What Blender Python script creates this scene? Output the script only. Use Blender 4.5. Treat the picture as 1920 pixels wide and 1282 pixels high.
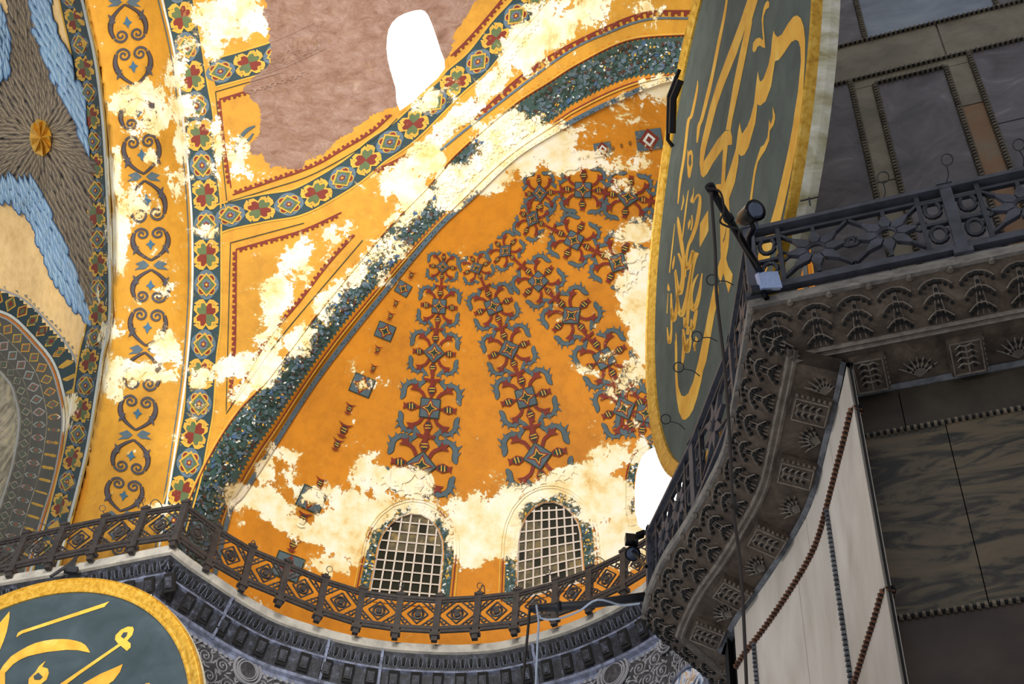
import bpy, math, random
import numpy as np
from mathutils import Matrix, Vector
from mathutils.geometry import tessellate_polygon
random.seed(7); rng = np.random.default_rng(7)
for o in list(bpy.data.objects): bpy.data.objects.remove(o)
scn = bpy.context.scene; COL = scn.collection
# ------------------------------------------------------------------ camera (looks up 49 degrees, rolled)
FPX, CX, CY = 2650.0, 960.0, 641.0
EYE = np.array([0, 0, 1.6])
def _cam():
    up = np.array([1180 - CX, 1650 + CY, -FPX]); up /= np.linalg.norm(up)
    fw = np.array([0, 0, -1.0]); fw = fw - up * fw.dot(up); fw /= np.linalg.norm(fw)
    return np.array([np.cross(fw, up), fw, up])
ROT = _cam()
cd = bpy.data.cameras.new('camera'); cam = bpy.data.objects.new('camera', cd); COL.objects.link(cam)
cd.sensor_width = 36; cd.lens = 36 * FPX / 1920; cd.clip_end = 300
M4 = Matrix.Identity(4)
for i in range(3):
    for j in range(3): M4[i][j] = ROT[i][j]
    M4[i][3] = EYE[i]
cam.matrix_world = M4; scn.camera = cam
# ------------------------------------------------------------------ world, lights, exposure
w = bpy.data.worlds.new('world'); scn.world = w; w.use_nodes = True
w.node_tree.nodes['Background'].inputs[0].default_value = (.93, .95, 1, 1)
w.node_tree.nodes['Background'].inputs[1].default_value = .42
def lamp(name, kind, loc, target, power, color, **k):
    l = bpy.data.lights.new(name, kind); l.energy = power; l.color = color
    for a, v in k.items(): setattr(l, a, v)
    o = bpy.data.objects.new(name, l); COL.objects.link(o); o.location = loc
    o.rotation_euler = (Vector(target) - Vector(loc)).to_track_quat('-Z', 'Y').to_euler(); return o
# unseen spots added in the nave air, standing in for window daylight and bounce
lamp('vault_fill', 'SPOT', (-3, 3, 20), (-3, 20, 25), 11500, (1, .97, .90), spot_size=math.radians(88), spot_blend=.5, shadow_soft_size=2.5)
lamp('left_vault_fill', 'SPOT', (-8, 6, 13), (-7, 21, 25), 8500, (1, .95, .86), spot_size=math.radians(70), spot_blend=.7, shadow_soft_size=1.5)
lamp('roundel_fill', 'SPOT', (-12, 3, 10), (2.3, 9.5, 13), 2100, (1, .98, .95), spot_size=math.radians(44), spot_blend=.6, shadow_soft_size=1.5)
lamp('low_bounce_fill', 'SPOT', (-2, 8, 3), (-1, 18, 18), 500, (.75, .85, 1), spot_size=math.radians(90), spot_blend=1, shadow_soft_size=2)
lamp('pendentive_fill', 'SPOT', (-15, 8, 20), (-16.5, 24, 34), 9500, (1, .96, .88), spot_size=math.radians(46), spot_blend=.6, shadow_soft_size=2)
lamp('crown_fill', 'SPOT', (-7, 12, 25), (-3.5, 21, 33), 900, (1, .98, .94), spot_size=math.radians(75), spot_blend=.9, shadow_soft_size=2)
vs = scn.view_settings; vs.view_transform = 'Standard'; vs.look = 'None'; vs.exposure = 0.0; vs.gamma = 1
vs.use_curve_mapping = False
# ------------------------------------------------------------------ pixel <-> world helpers
def rays(p):
    p = np.atleast_2d(np.asarray(p, float))
    c = np.stack([p[:, 0] - CX, -(p[:, 1] - CY), np.full(len(p), -FPX)], 1)
    r = c @ ROT.T
    return r / np.linalg.norm(r, axis=1)[:, None]
def proj(P):
    c = (np.asarray(P, float) - EYE) @ ROT
    return np.stack([CX + FPX * c[:, 0] / -c[:, 2], CY - FPX * c[:, 1] / -c[:, 2]], 1)
def t_sphere(p, c, r):
    d = rays(p); o = EYE - c; b = d @ o; q = np.maximum(b * b - (o @ o - r * r), 0)
    return -b + np.sqrt(q)
def t_plane(p, p0, n):
    d = rays(p); return ((p0 - EYE) @ n) / (d @ n)
def on_z(x, y, z):
    d = rays((x, y))[0]; return EYE + d * (z - EYE[2]) / d[2]
def on_plane(x, y, p0, n): return EYE + rays((x, y))[0] * t_plane((x, y), p0, n)[0]
def catmull(P, per=6, closed=False):
    P = np.asarray(P, float); n = len(P); out = []
    for i in range(n if closed else n - 1):
        a = P[(i - 1) % n] if (closed or i > 0) else 2 * P[0] - P[1]
        b = P[i]; c = P[(i + 1) % n]
        d = P[(i + 2) % n] if (closed or i < n - 2) else 2 * P[-1] - P[-2]
        for k in range(per):
            t = k / per
            out.append(.5 * ((2 * b) + (c - a) * t + (2 * a - 5 * b + 4 * c - d) * t * t + (3 * b - a - 3 * c + d) * t ** 3))
    if not closed: out.append(P[-1])
    return np.array(out)
def resample(P, n):
    P = np.asarray(P, float); L = np.r_[0, np.cumsum(np.linalg.norm(np.diff(P, axis=0), axis=1))]
    s = np.linspace(0, L[-1], n); return np.stack([np.interp(s, L, P[:, k]) for k in range(P.shape[1])], 1)
def plen(P): return np.linalg.norm(np.diff(np.asarray(P, float), axis=0), axis=1).sum()
def normals2(P):
    t = np.gradient(P, axis=0); t /= np.linalg.norm(t, axis=1)[:, None]; return np.stack([-t[:, 1], t[:, 0]], 1)
def inpoly(p, poly):
    x, y = p[:, 0], p[:, 1]; c = np.zeros(len(p), bool); n = len(poly)
    for i in range(n):
        x0, y0 = poly[i]; x1, y1 = poly[(i + 1) % n]
        if y0 == y1: continue
        c ^= ((y0 > y) != (y1 > y)) & (x < (x1 - x0) * (y - y0) / (y1 - y0) + x0)
    return c
def pdist(p, line):
    line = np.asarray(line, float); best = np.full(len(p), 1e9)
    for a, b in zip(line[:-1], line[1:]):
        ab = b - a; t = np.clip(((p - a) @ ab) / (ab @ ab), 0, 1)
        best = np.minimum(best, np.hypot(*((a + t[:, None] * ab) - p).T))
    return best
# ------------------------------------------------------------------ traced outlines of the vaults
def ext(P): return catmull(P, 5)
SOFL = ext([(118, -200), (154, 0), (178, 111), (193, 235), (201, 369), (205, 474), (205, 598), (191, 665), (178, 749), (161, 849), (127, 986), (90, 1130)])
SOFR = ext([(255, -200), (304, 0), (329, 111), (344, 235), (357, 369), (361, 474), (359, 574), (349, 698), (330, 832), (312, 946), (280, 1130)])
GARO = ext([(300, 1080), (352, 940), (396, 846), (446, 769), (503, 708), (600, 580), (724, 430), (808, 342), (855, 288), (955, 201), (1032, 151), (1086, 117), (1177, 74), (1277, 64), (1360, 66), (1440, 100), (1510, 170), (1570, 290), (1600, 450), (1600, 650)])
GARI = ext([(375, 1090), (402, 990), (463, 860), (510, 792), (621, 631), (740, 492), (830, 398), (920, 305), (1049, 211), (1076, 191), (1177, 144), (1277, 134), (1350, 140), (1420, 180), (1480, 250), (1520, 360), (1540, 500), (1540, 660)])
STRIPE = ext([(400, 1090), (433, 953), (453, 929), (503, 853), (580, 732), (640, 650), (740, 525), (821, 428), (882, 372), (970, 290), (1070, 230), (1150, 190), (1257, 148), (1330, 160), (1400, 200), (1460, 280), (1490, 380), (1510, 520), (1510, 670)])
NORTH = ext([(-240, 480), (-120, 500), (0, 541), (50, 564), (101, 615), (134, 658), (154, 712), (166, 790), (150, 900), (120, 1000), (90, 1100)])
SF = .885
def sc(P): return EYE + SF * (np.array(P, float) - EYE)
HF = 1.6 + 21.4 * .83
CC, CR = sc((.5, 20.5, 23)), 9.8 * SF
SC_, SR = sc((-5.6, 12.6, 24.8)), 12.96 * SF
PC, PR = sc((-32.4, 20.1, 24.0)), 22.99 * SF
def t_conch(p): return t_sphere(p, CC, CR)
def t_semi(p): return t_sphere(p, SC_, SR)
def t_pend(p): return t_sphere(p, PC, PR)
def t_sof(p):
    p = np.atleast_2d(np.asarray(p, float))
    xl = np.interp(p[:, 1], SOFL[:, 1], SOFL[:, 0]); xr = np.interp(p[:, 1], SOFR[:, 1], SOFR[:, 0])
    u = np.clip((p[:, 0] - xl) / (xr - xl), 0, 1); return (1 - u) * t_pend(p) + u * t_semi(p)
def t_arch(p):
    p = np.atleast_2d(np.asarray(p, float)); a = pdist(p, GARO[::3]); b = pdist(p, STRIPE[::3]); u = a / (a + b + 1e-6)
    inside = inpoly(p, np.vstack([STRIPE, [(1500, 1300), (380, 1300)]])); u = np.where(inside, 1, u)
    out = inpoly(p, np.vstack([GARO, [(1650, -400), (250, -400)]])); u = np.where(out, 0, u)
    return (1 - u) * t_semi(p) + u * t_conch(p)
def t_north(p):
    p = np.atleast_2d(np.asarray(p, float)); inside = inpoly(p, np.vstack([NORTH, [(-300, 1200)]]))
    return t_pend(p) + np.where(inside, np.minimum(pdist(p, NORTH[::2]) * .022, 3.2), 0)
# ------------------------------------------------------------------ wear of the murals: 0 intact .. 1 bare
# x, y, rx, ry, angle, strength  (where the plaster has lost its paint, on the walls themselves)
BARE = [(250, 190, 45, 35, -30, 1), (320, 165, 30, 50, 20, .85), (300, 215, 70, 30, -30, .9), (335, 270, 22, 60, 0, .55), (215, 330, 22, 60, 0, .8),
 (330, 340, 25, 40, 0, .6), (222, 450, 22, 75, 0, .95), (250, 380, 50, 40, 0, .55), (335, 480, 20, 70, 0, .3), (215, 620, 28, 30, 0, .75), (315, 650, 35, 45, 0, .9), (285, 700, 75, 28, 0, .9),
 (212, 710, 25, 50, 0, 1), (270, 560, 80, 18, -20, .5), (330, 560, 20, 30, 0, .35), (330, 820, 22, 15, -20, .55), (295, 955, 40, 14, -10, .9), (300, 470, 25, 25, 0, .5), (280, 300, 20, 30, 0, .6),
 (430, 30, 55, 60, 0, 1), (490, 40, 30, 30, 0, .9), (400, 70, 30, 50, 0, .7), (355, 90, 25, 30, 0, .75), (340, 140, 18, 45, 0, .7), (400, 110, 30, 40, 0, .45), (365, 215, 30, 50, 0, .3), (405, 300, 14, 110, 0, .6), (387, 432, 28, 16, 0, .95), (380, 345, 30, 20, 0, .45),
 (382, 705, 30, 30, 0, .8), (370, 770, 25, 30, 0, .6), (385, 610, 30, 40, 0, .25), (450, 290, 30, 50, 10, .7), (480, 330, 45, 20, 0, .6),
 (560, 500, 40, 60, 20, .72), (520, 560, 35, 60, 20, .85), (600, 470, 60, 25, -30, .6), (620, 560, 45, 25, -45, .75), (500, 640, 40, 30, -20, .7), (440, 690, 60, 28, -25, .85), (500, 690, 60, 35, -45, .95), (440, 740, 25, 25, 0, .8),
 (560, 640, 40, 30, -45, .8), (610, 580, 30, 30, -45, .7), (660, 520, 60, 22, -45, .85), (640, 430, 60, 26, -32, .7), (720, 460, 45, 28, -40, .75), (690, 490, 55, 22, -45, .72), (750, 330, 60, 30, -35, 1.0), (800, 300, 45, 40, -40, .95),
 (780, 360, 42, 40, 0, .85), (830, 250, 60, 22, -40, .9), (870, 215, 60, 20, -38, .9), (930, 150, 60, 24, -50, .95), (990, 80, 60, 40, -50, 1.1), (1040, 40, 60, 45, -40, 1.0), (1110, 20, 60, 40, 0, .8), (1200, 10, 50, 20, 0, .65), (960, 190, 60, 20, -40, .35), (1010, 130, 40, 20, -40, .5),
 (850, 170, 18, 45, 0, .6), (800, 190, 40, 22, -35, .8), (700, 330, 80, 20, -32, .45), (600, 400, 60, 14, -25, .3), (1120, 60, 60, 20, -25, .4), (1230, 45, 60, 14, 0, .3), (1060, 110, 80, 14, -25, .35),
 (840, 330, 50, 22, -40, .85), (760, 400, 55, 26, -30, .85), (850, 370, 50, 26, -20, .95), (900, 330, 60, 40, -20, 1.2), (960, 270, 70, 55, 0, 1.25), (1030, 270, 60, 40, 20, 1.2), (1060, 310, 40, 20, 0, .95), (990, 225, 50, 14, -20, .6), (900, 260, 50, 16, -20, .3), (1090, 300, 40, 22, 10, .75),
 (1140, 300, 60, 30, 30, .5), (1190, 190, 60, 40, 0, .6), (1110, 240, 50, 25, 0, .35), (1240, 160, 50, 22, 0, .9), (1210, 300, 40, 30, 0, .35), (1170, 350, 40, 25, 0, .45), (1200, 430, 50, 35, 0, .8), (1190, 560, 35, 60, 0, 1.2), (1205, 620, 30, 60, 0, 1.2), (1210, 500, 35, 40, 0, 1.2),
 (1190, 690, 28, 40, 0, .75), (1170, 740, 30, 40, 0, .6), (1150, 670, 40, 25, 20, .45), (1150, 860, 60, 30, -20, .9), (1060, 900, 60, 25, -20, 1.0), (1130, 940, 60, 60, 0, 1.15), (1200, 850, 30, 30, 0, .8), (1160, 1010, 60, 60, 0, 1.1), (1100, 890, 70, 25, -15, 1), (1190, 790, 40, 12, -30, .5), (1000, 925, 60, 22, 0, .95), (960, 940, 50, 30, 0, .9),
 (890, 1000, 60, 70, 0, 1.2), (870, 960, 50, 30, 20, .8), (940, 1000, 40, 80, 0, 1.1), (1130, 970, 22, 16, -20, -.5), (750, 900, 60, 30, 10, .95), (700, 900, 50, 35, 0, .95), (660, 960, 50, 50, 0, 1.1), (650, 1020, 50, 50, 0, 1.1), (700, 960, 60, 40, 0, .9), (620, 1050, 40, 30, 0, .9), (770, 960, 70, 30, 0, .8),
 (600, 930, 50, 28, 20, .7), (560, 920, 40, 20, 20, .7), (500, 940, 60, 26, 30, 1.0), (450, 930, 40, 30, 20, 1.0), (560, 990, 80, 22, 22, .95), (530, 850, 40, 20, 20, .85), (500, 880, 30, 30, 0, .8), (460, 980, 40, 14, 20, .5), (610, 980, 30, 30, 0, .7), (545, 890, 30, 25, 0, .7),
 (700, 860, 40, 20, -20, .45), (640, 780, 40, 30, 0, .2), (680, 660, 40, 60, 20, .28), (740, 480, 30, 20, -40, .6), (720, 520, 25, 25, 0, .45), (830, 590, 45, 12, 10, .5), (700, 720, 60, 14, 0, .4), (860, 765, 30, 20, 0, .45), (930, 890, 30, 30, 0, .3), (850, 830, 25, 14, 0, .3), (1000, 630, 30, 14, 0, .3), (1090, 690, 50, 12, 20, .45), (890, 700, 30, 20, 0, .2),
 (1150, 480, 30, 20, 0, .4), (900, 900, 26, 22, 0, .3), (745, 1000, 30, 20, 0, .5), (1010, 985, 20, 40, 0, .6), (980, 1060, 25, 50, 0, .6), (130, 760, 14, 26, 0, 1), (120, 790, 12, 26, 0, 1), (190, 560, 14, 30, 0, .4), (188, 620, 14, 30, 0, .55), (165, 640, 14, 20, 0, .4),
 (600, 1010, 30, 10, 30, .6), (480, 1000, 40, 20, 30, -.4), (930, 1080, 30, 30, 0, -1), (880, 1100, 40, 30, 0, -1)]
BRICK = [(505, -60), (498, 40), (505, 70), (515, 120), (455, 165), (470, 190), (490, 215), (480, 240), (465, 285), (510, 320), (560, 318), (600, 290), (650, 250), (720, 205), (800, 165), (835, 120), (860, 60), (905, -10), (920, -60)]
def wear(P):
    p = proj(P); f = np.full(len(p), .06)
    for x, y, rx, ry, a, s in BARE:
        a = math.radians(a); dx, dy = p[:, 0] - x, p[:, 1] - y
        u = (dx * math.cos(a) + dy * math.sin(a)) / rx; v = (-dx * math.sin(a) + dy * math.cos(a)) / ry
        g = np.clip(1.45 - np.sqrt(u * u + v * v), 0, 1) * abs(s)
        f = np.where(s > 0, np.maximum(f, g), np.minimum(f, np.where(g > 0, f * (1 - g), f)))
    d = pdist(p, BRICK + [BRICK[0]]); ins = inpoly(p, BRICK)
    b = np.where(ins, .5 + d / 40, .5 - d / 40)
    return np.clip(f, 0, 1.2), np.clip(b, 0, 1)
# ------------------------------------------------------------------ materials
def newmat(name):
    m = bpy.data.materials.new(name); m.use_nodes = True; return m, m.node_tree.nodes, m.node_tree.links, m.node_tree.nodes['Principled BSDF']
def lin(h):
    if isinstance(h, str):
        c = [int(h[i:i + 2], 16) / 255 for i in (0, 2, 4)]
        c = [(v / 12.92 if v <= .04045 else ((v + .055) / 1.055) ** 2.4) for v in c]; return (*c, 1)
    return (*h, 1)
def ramp(N, stops):
    r = N.new('ShaderNodeValToRGB'); e = r.color_ramp.elements
    while len(e) < len(stops): e.new(.5)
    for k, (p, c) in enumerate(stops): e[k].position = p; e[k].color = c
    return r
def noise(N, L, sc, det=6, rough=.55, vec=None, dist=0):
    n = N.new('ShaderNodeTexNoise'); n.inputs['Scale'].default_value = sc; n.inputs['Detail'].default_value = det
    n.inputs['Roughness'].default_value = rough; n.inputs['Distortion'].default_value = dist
    if vec is not None: L.new(vec, n.inputs['Vector'])
    return n
def math_(N, L, op, a, b):
    m = N.new('ShaderNodeMath'); m.operation = op
    for i, v in enumerate((a, b)):
        if isinstance(v, (int, float)): m.inputs[i].default_value = v
        elif v is not None: L.new(v, m.inputs[i])
    return m.outputs[0]
def mixc(N, L, f, a, b, mode='MIX'):
    m = N.new('ShaderNodeMix'); m.data_type = 'RGBA'; m.blend_type = mode
    for i, v in ((0, f), (6, a), (7, b)):
        if isinstance(v, (int, float)): m.inputs[i].default_value = v
        elif isinstance(v, tuple): m.inputs[i].default_value = v
        else: L.new(v, m.inputs[i])
    return m.outputs[2]
G = bpy.data.node_groups.new('worn_mural', 'ShaderNodeTree')
G.interface.new_socket('Paint', in_out='INPUT', socket_type='NodeSocketColor')
G.interface.new_socket('Speckle', in_out='INPUT', socket_type='NodeSocketFloat')
G.interface.new_socket('Color', in_out='OUTPUT', socket_type='NodeSocketColor')
G.interface.new_socket('Height', in_out='OUTPUT', socket_type='NodeSocketFloat')
def _grp():
    N, L = G.nodes, G.links; gi = N.new('NodeGroupInput'); go = N.new('NodeGroupOutput')
    geo = N.new('ShaderNodeNewGeometry'); pos = geo.outputs['Position']
    at = N.new('ShaderNodeAttribute'); at.attribute_name = 'wear'; ab = N.new('ShaderNodeAttribute'); ab.attribute_name = 'brick'
    n1 = noise(N, L, 1.3, 12, .68, pos, .4); n2 = noise(N, L, 6, 6, .6, pos); n3 = noise(N, L, .45, 5, .6, pos)
    n4 = noise(N, L, 16, 5, .6, pos); v = math_(N, L, 'MULTIPLY', n1.outputs[0], 2.6); v = math_(N, L, 'ADD', v, -1.3); v = math_(N, L, 'ADD', v, math_(N, L, 'MULTIPLY', math_(N, L, 'ADD', n4.outputs[0], -.5), .7))
    v = math_(N, L, 'ADD', v, math_(N, L, 'MULTIPLY', math_(N, L, 'ADD', n2.outputs[0], -.5), 1.0))
    v = math_(N, L, 'ADD', v, at.outputs['Fac'])
    v = math_(N, L, 'ADD', v, math_(N, L, 'MULTIPLY', gi.outputs['Speckle'], .06))
    mask = ramp(N, [(.60, (0, 0, 0, 1)), (.63, (1, 1, 1, 1))]); L.new(v, mask.inputs[0])
    half = ramp(N, [(.46, (0, 0, 0, 1)), (.60, (.45, .45, .45, 1))]); L.new(v, half.inputs[0])
    tone = ramp(N, [(.3, (.80, .78, .72, 1)), (.5, (1, 1, 1, 1)), (.7, (1.12, 1.1, 1.0, 1))]); L.new(n3.outputs[0], tone.inputs[0])
    paint = mixc(N, L, 1.0, gi.outputs['Paint'], tone.outputs[0], 'MULTIPLY')
    st = ramp(N, [(.35, (.72, .68, .60, 1)), (.55, (1, 1, 1, 1))]); L.new(noise(N, L, 3.5, 8, .7, pos).outputs[0], st.inputs[0])
    paint = mixc(N, L, .55, paint, st.outputs[0], 'MULTIPLY')
    plaster = ramp(N, [(.3, lin('dcb264')), (.42, lin('f0dca4')), (.52, lin('f8ecc8')), (.65, lin('faf3e2'))]); L.new(noise(N, L, 1.7, 8, .65, pos).outputs[0], plaster.inputs[0])
    c = mixc(N, L, half.outputs[0], paint, lin('d9b060')); c = mixc(N, L, mask.outputs[0], c, plaster.outputs[0])
    mp = N.new('ShaderNodeMapping'); mp.inputs['Scale'].default_value = (1.2, 1.2, 3.2); mp.inputs['Rotation'].default_value = (.2, .15, .3); L.new(pos, mp.inputs[0])
    bn = noise(N, L, 1.9, 14, .85, mp.outputs[0], .5)
    br = ramp(N, [(.28, lin('6a4c3c')), (.42, lin('8e6a58')), (.50, lin('9f7d6c')), (.58, lin('ab8c7e')), (.66, lin('c4a890')), (.74, lin('c9983e'))]); L.new(bn.outputs[0], br.inputs[0])
    bm = math_(N, L, 'ADD', ab.outputs['Fac'], math_(N, L, 'MULTIPLY', math_(N, L, 'ADD', n1.outputs[0], -.5), 1.7))
    bmr = ramp(N, [(.5, (0, 0, 0, 1)), (.53, (1, 1, 1, 1))]); L.new(bm, bmr.inputs[0])
    och = ramp(N, [(.57, (0, 0, 0, 1)), (.70, (.7, .7, .7, 1))]); L.new(noise(N, L, 1.8, 12, .8, mp.outputs[0], .5).outputs[0], och.inputs[0]); brc = mixc(N, L, och.outputs[0], br.outputs[0], lin('b98f4e')); c = mixc(N, L, bmr.outputs[0], c, brc); L.new(c, go.inputs['Color'])
    h = math_(N, L, 'ADD', math_(N, L, 'MULTIPLY', mask.outputs[0], -.6), math_(N, L, 'MULTIPLY', bmr.outputs[0], -1.2))
    h = math_(N, L, 'ADD', h, math_(N, L, 'MULTIPLY', math_(N, L, 'MULTIPLY', bn.outputs[0], bmr.outputs[0]), 2.5))
    L.new(h, go.inputs['Height'])
_grp()
MAT = {}
def fresco(name, hexc, speck=1.0):
    if name in MAT: return MAT[name]
    m, N, L, B = newmat(name); g = N.new('ShaderNodeGroup'); g.node_tree = G
    g.inputs['Paint'].default_value = lin(hexc); g.inputs['Speckle'].default_value = speck
    L.new(g.outputs[0], B.inputs['Base Color']); B.inputs['Roughness'].default_value = .75
    bp = N.new('ShaderNodeBump'); bp.inputs['Distance'].default_value = .05; bp.inputs['Strength'].default_value = .6
    L.new(g.outputs[1], bp.inputs['Height']); L.new(bp.outputs[0], B.inputs['Normal']); MAT[name] = m; return m
def stone(name, stops, scale=2, rough=.6, stretch=(1, 1, 1), bump=.3, det=8, metal=0, dist=.5, bscale=12, rot=(0, 0, 0)):
    m, N, L, B = newmat(name); geo = N.new('ShaderNodeNewGeometry')
    mp = N.new('ShaderNodeMapping'); mp.inputs['Scale'].default_value = stretch; mp.inputs['Rotation'].default_value = rot; L.new(geo.outputs['Position'], mp.inputs[0])
    n = noise(N, L, scale, det, .62, mp.outputs[0], dist); r = ramp(N, [(p, lin(c)) for p, c in stops]); L.new(n.outputs[0], r.inputs[0])
    L.new(r.outputs[0], B.inputs['Base Color']); B.inputs['Roughness'].default_value = rough; B.inputs['Metallic'].default_value = metal
    b = noise(N, L, bscale, 6, .6, geo.outputs['Position']); bp = N.new('ShaderNodeBump'); bp.inputs['Strength'].default_value = bump; bp.inputs['Distance'].default_value = .02
    L.new(b.outputs[0], bp.inputs['Height']); L.new(bp.outputs[0], B.inputs['Normal']); MAT[name] = m; return m
def plain(name, hexc, rough=.6, metal=0, emit=None, es=1):
    m, N, L, B = newmat(name); B.inputs['Base Color'].default_value = lin(hexc); B.inputs['Roughness'].default_value = rough; B.inputs['Metallic'].default_value = metal
    n = noise(N, L, 9, 4); r = ramp(N, [(.3, (.86, .86, .86, 1)), (.7, (1.06, 1.06, 1.06, 1))]); L.new(n.outputs[0], r.inputs[0])
    L.new(mixc(N, L, 1.0, lin(hexc), r.outputs[0], 'MULTIPLY'), B.inputs['Base Color'])
    if emit: B.inputs['Emission Color'].default_value = lin(emit); B.inputs['Emission Strength'].default_value = es
    MAT[name] = m; return m
GOLD = fresco('gold_mural', 'd0952a'); GOLDC = fresco('conch_mural', 'cd8212', 1.2); GOLDL = fresco('pale_gold_mural', 'efc98c', -3)
BLUE = fresco('blue_paint', '263f46', 0); GRNB = fresco('garland_green', '35504c', .5); TEAL = fresco('slate_blue_paint', '566a78', 0)
YEL = fresco('yellow_paint', 'd2a33a', 0); RED = fresco('red_paint', '7a2817', 0); GRN = fresco('green_paint', '5a6a42', 0); LBL = fresco('light_blue_paint', '5c7080', 0)
WHT = fresco('white_paint', 'd9ddd8', -2); BRN = fresco('brown_paint', '4a2c20', 0); DGR = fresco('dark_green_paint', '20332a', 0); ORG = fresco('orange_paint', 'cf7616', 0)
SLT = fresco('scroll_paint', '4c4a52', -1); SKY = fresco('sky_blue_paint', '3f6c8c', -2); ACN = fresco('acanthus_paint', '4f6068', 0)
FB1 = fresco('feather_brown', '6b5f52', -6); FB2 = fresco('feather_brown_light', '978870', -6); FBD = fresco('feather_brown_dark', '423b35', -6)
FL1 = fresco('feather_blue', '7fa2c4', -6); FL2 = fresco('feather_blue_light', 'a9c4dc', -6); FLD = fresco('feather_blue_dark', '3d5c85', -6)
GREY = stone('faded_mural', [(.3, '5f594c'), (.45, '857c68'), (.55, 'a39a86'), (.7, 'bfae86')], 1.6, .8, (1, 1, 3.5))
GRYD = plain('faded_grey_paint', '5a5850', .8); GRYL = plain('pale_line', 'a8a8a4', .8); GRR = plain('faded_red_paint', '8a5a4c', .8); GRG = plain('faded_green_paint', '5c6a58', .8)
IRON = stone('wrought_iron', [(.3, '242021'), (.6, '3a3432')], 6, .55, bump=.15)
IROND = stone('dark_iron', [(.3, '18181c'), (.6, '2a2a30')], 6, .5, bump=.15)
NIRN = stone('near_iron', [(.3, '33343c'), (.6, '4b4d58')], 6, .5, bump=.15); NIRD = stone('near_iron_dark', [(.3, '202128'), (.6, '343640')], 6, .5, bump=.15)
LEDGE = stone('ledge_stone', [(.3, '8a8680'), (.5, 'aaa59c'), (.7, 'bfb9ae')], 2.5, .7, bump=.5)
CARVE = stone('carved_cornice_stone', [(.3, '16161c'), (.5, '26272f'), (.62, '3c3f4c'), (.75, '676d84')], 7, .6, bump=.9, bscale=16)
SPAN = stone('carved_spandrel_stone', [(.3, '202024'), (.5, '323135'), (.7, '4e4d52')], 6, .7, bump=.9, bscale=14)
SPANL = plain('pale_relief_stone', '85858b', .7); DARK = plain('painted_hollow_shade', '0e0d0d', .9); LINE = stone('moulding_stone', [(.35, '454958'), (.65, '7f86a0')], 5, .6)  # the near-black one paints the shade of hollows onto solid carving
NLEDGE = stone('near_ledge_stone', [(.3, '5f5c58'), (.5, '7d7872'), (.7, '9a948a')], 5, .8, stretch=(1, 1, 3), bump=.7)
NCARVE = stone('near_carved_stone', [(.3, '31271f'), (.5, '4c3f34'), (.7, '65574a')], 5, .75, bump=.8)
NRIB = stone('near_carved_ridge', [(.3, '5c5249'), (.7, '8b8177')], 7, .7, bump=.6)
RLF = stone('relief_highlight_stone', [(.35, '34363f'), (.6, '5c6170'), (.75, '8a90a4')], 9, .6)
MWHT = stone('white_marble', [(.3, 'b5aa9a'), (.5, 'd2c8bb'), (.7, 'e6ddd2')], 1.2, .45, stretch=(1, 1, .35), bump=.05)
MDRK = stone('dark_grey_marble', [(.3, '454143'), (.45, '5e595d'), (.6, '726c71'), (.68, '8d868b'), (.75, 'a79fa6')], 1.3, .4, bump=.08, dist=1.4)
MBLU = stone('blue_grey_marble', [(.3, '6c7584'), (.5, '8a94a3'), (.7, 'a6afbc')], 1.3, .35, bump=.05)
MOLV = stone('olive_grey_marble', [(.3, '6a6250'), (.5, '857b67'), (.7, '9c917b')], 2, .45, bump=.08)
MRUST = stone('rust_stained_marble', [(.35, '7f5230'), (.5, '8e6a48'), (.65, '857b67')], 1.2, .5, bump=.08)
MBRE = stone('veined_breccia_marble', [(.36, '232220'), (.44, '38342c'), (.52, '5c5140'), (.7, '6a5c48')], 1.6, .4, stretch=(.8, .8, 3.2), bump=.05, dist=1.6, rot=(.35, .1, 0))
MDR2 = stone('shaded_brown_marble', [(.3, '2a2520'), (.5, '3a332b'), (.7, '484036')], 1.5, .4, bump=.08)
MBRN = stone('brown_marble', [(.3, '2c221c'), (.5, '3e3129'), (.7, '4e4036')], 1.2, .4, bump=.05)
ROPEM = stone('rope_stone', [(.3, '4a4238'), (.6, '7d7262')], 9, .7, bump=.3); ROPER = stone('rusty_rope_stone', [(.3, '4a2a18'), (.6, '7a5038')], 9, .7, bump=.3); ROPEG = stone('grey_rope_stone', [(.3, '3c3e42'), (.6, '6c6f74')], 9, .7)
LEAF = stone('gilding', [(.3, 'b07e1c'), (.5, 'd8a534'), (.7, 'eac25c')], 12, .38, metal=.25, bump=.35, bscale=40)
LETR = stone('gilt_lettering', [(.35, 'e2a02e'), (.6, 'f2bc48'), (.75, 'f3cd72')], 2.5, .75, metal=.0, bump=.05)
BOARD = stone('green_board', [(.3, '3c4845'), (.5, '4a5752'), (.7, '56625c')], 2, .75, bump=.1)
BOARDL = stone('green_board_dark', [(.3, '334045'), (.5, '3c4a50'), (.7, '48575d')], 1.2, .35, bump=.05)
WOOD = stone('aged_pale_wood', [(.3, '9c9264'), (.5, 'cdc8ae'), (.7, 'ece9dc')], 3, .7, stretch=(1, 1, 3), bump=.3)
BLACK = plain('black_metal', '131318', .28, .6); CABLE = plain('cable_brown', '2a211e', .6); WCABLE = plain('cable_white', 'b9c4d6', .5); CLAMP = plain('clamp_blue_grey', 'a3b6e0', .4)
GLASSD, N_, L_, B_ = newmat('dark_glass'); B_.inputs['Base Color'].default_value = lin('23231c'); B_.inputs['Roughness'].default_value = .6; B_.inputs['Specular IOR Level'].default_value = .1
L_.new(ramp(N_, [(.35, lin('191913')), (.7, lin('3c3a2c'))]).outputs[0], B_.inputs['Base Color'])
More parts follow.
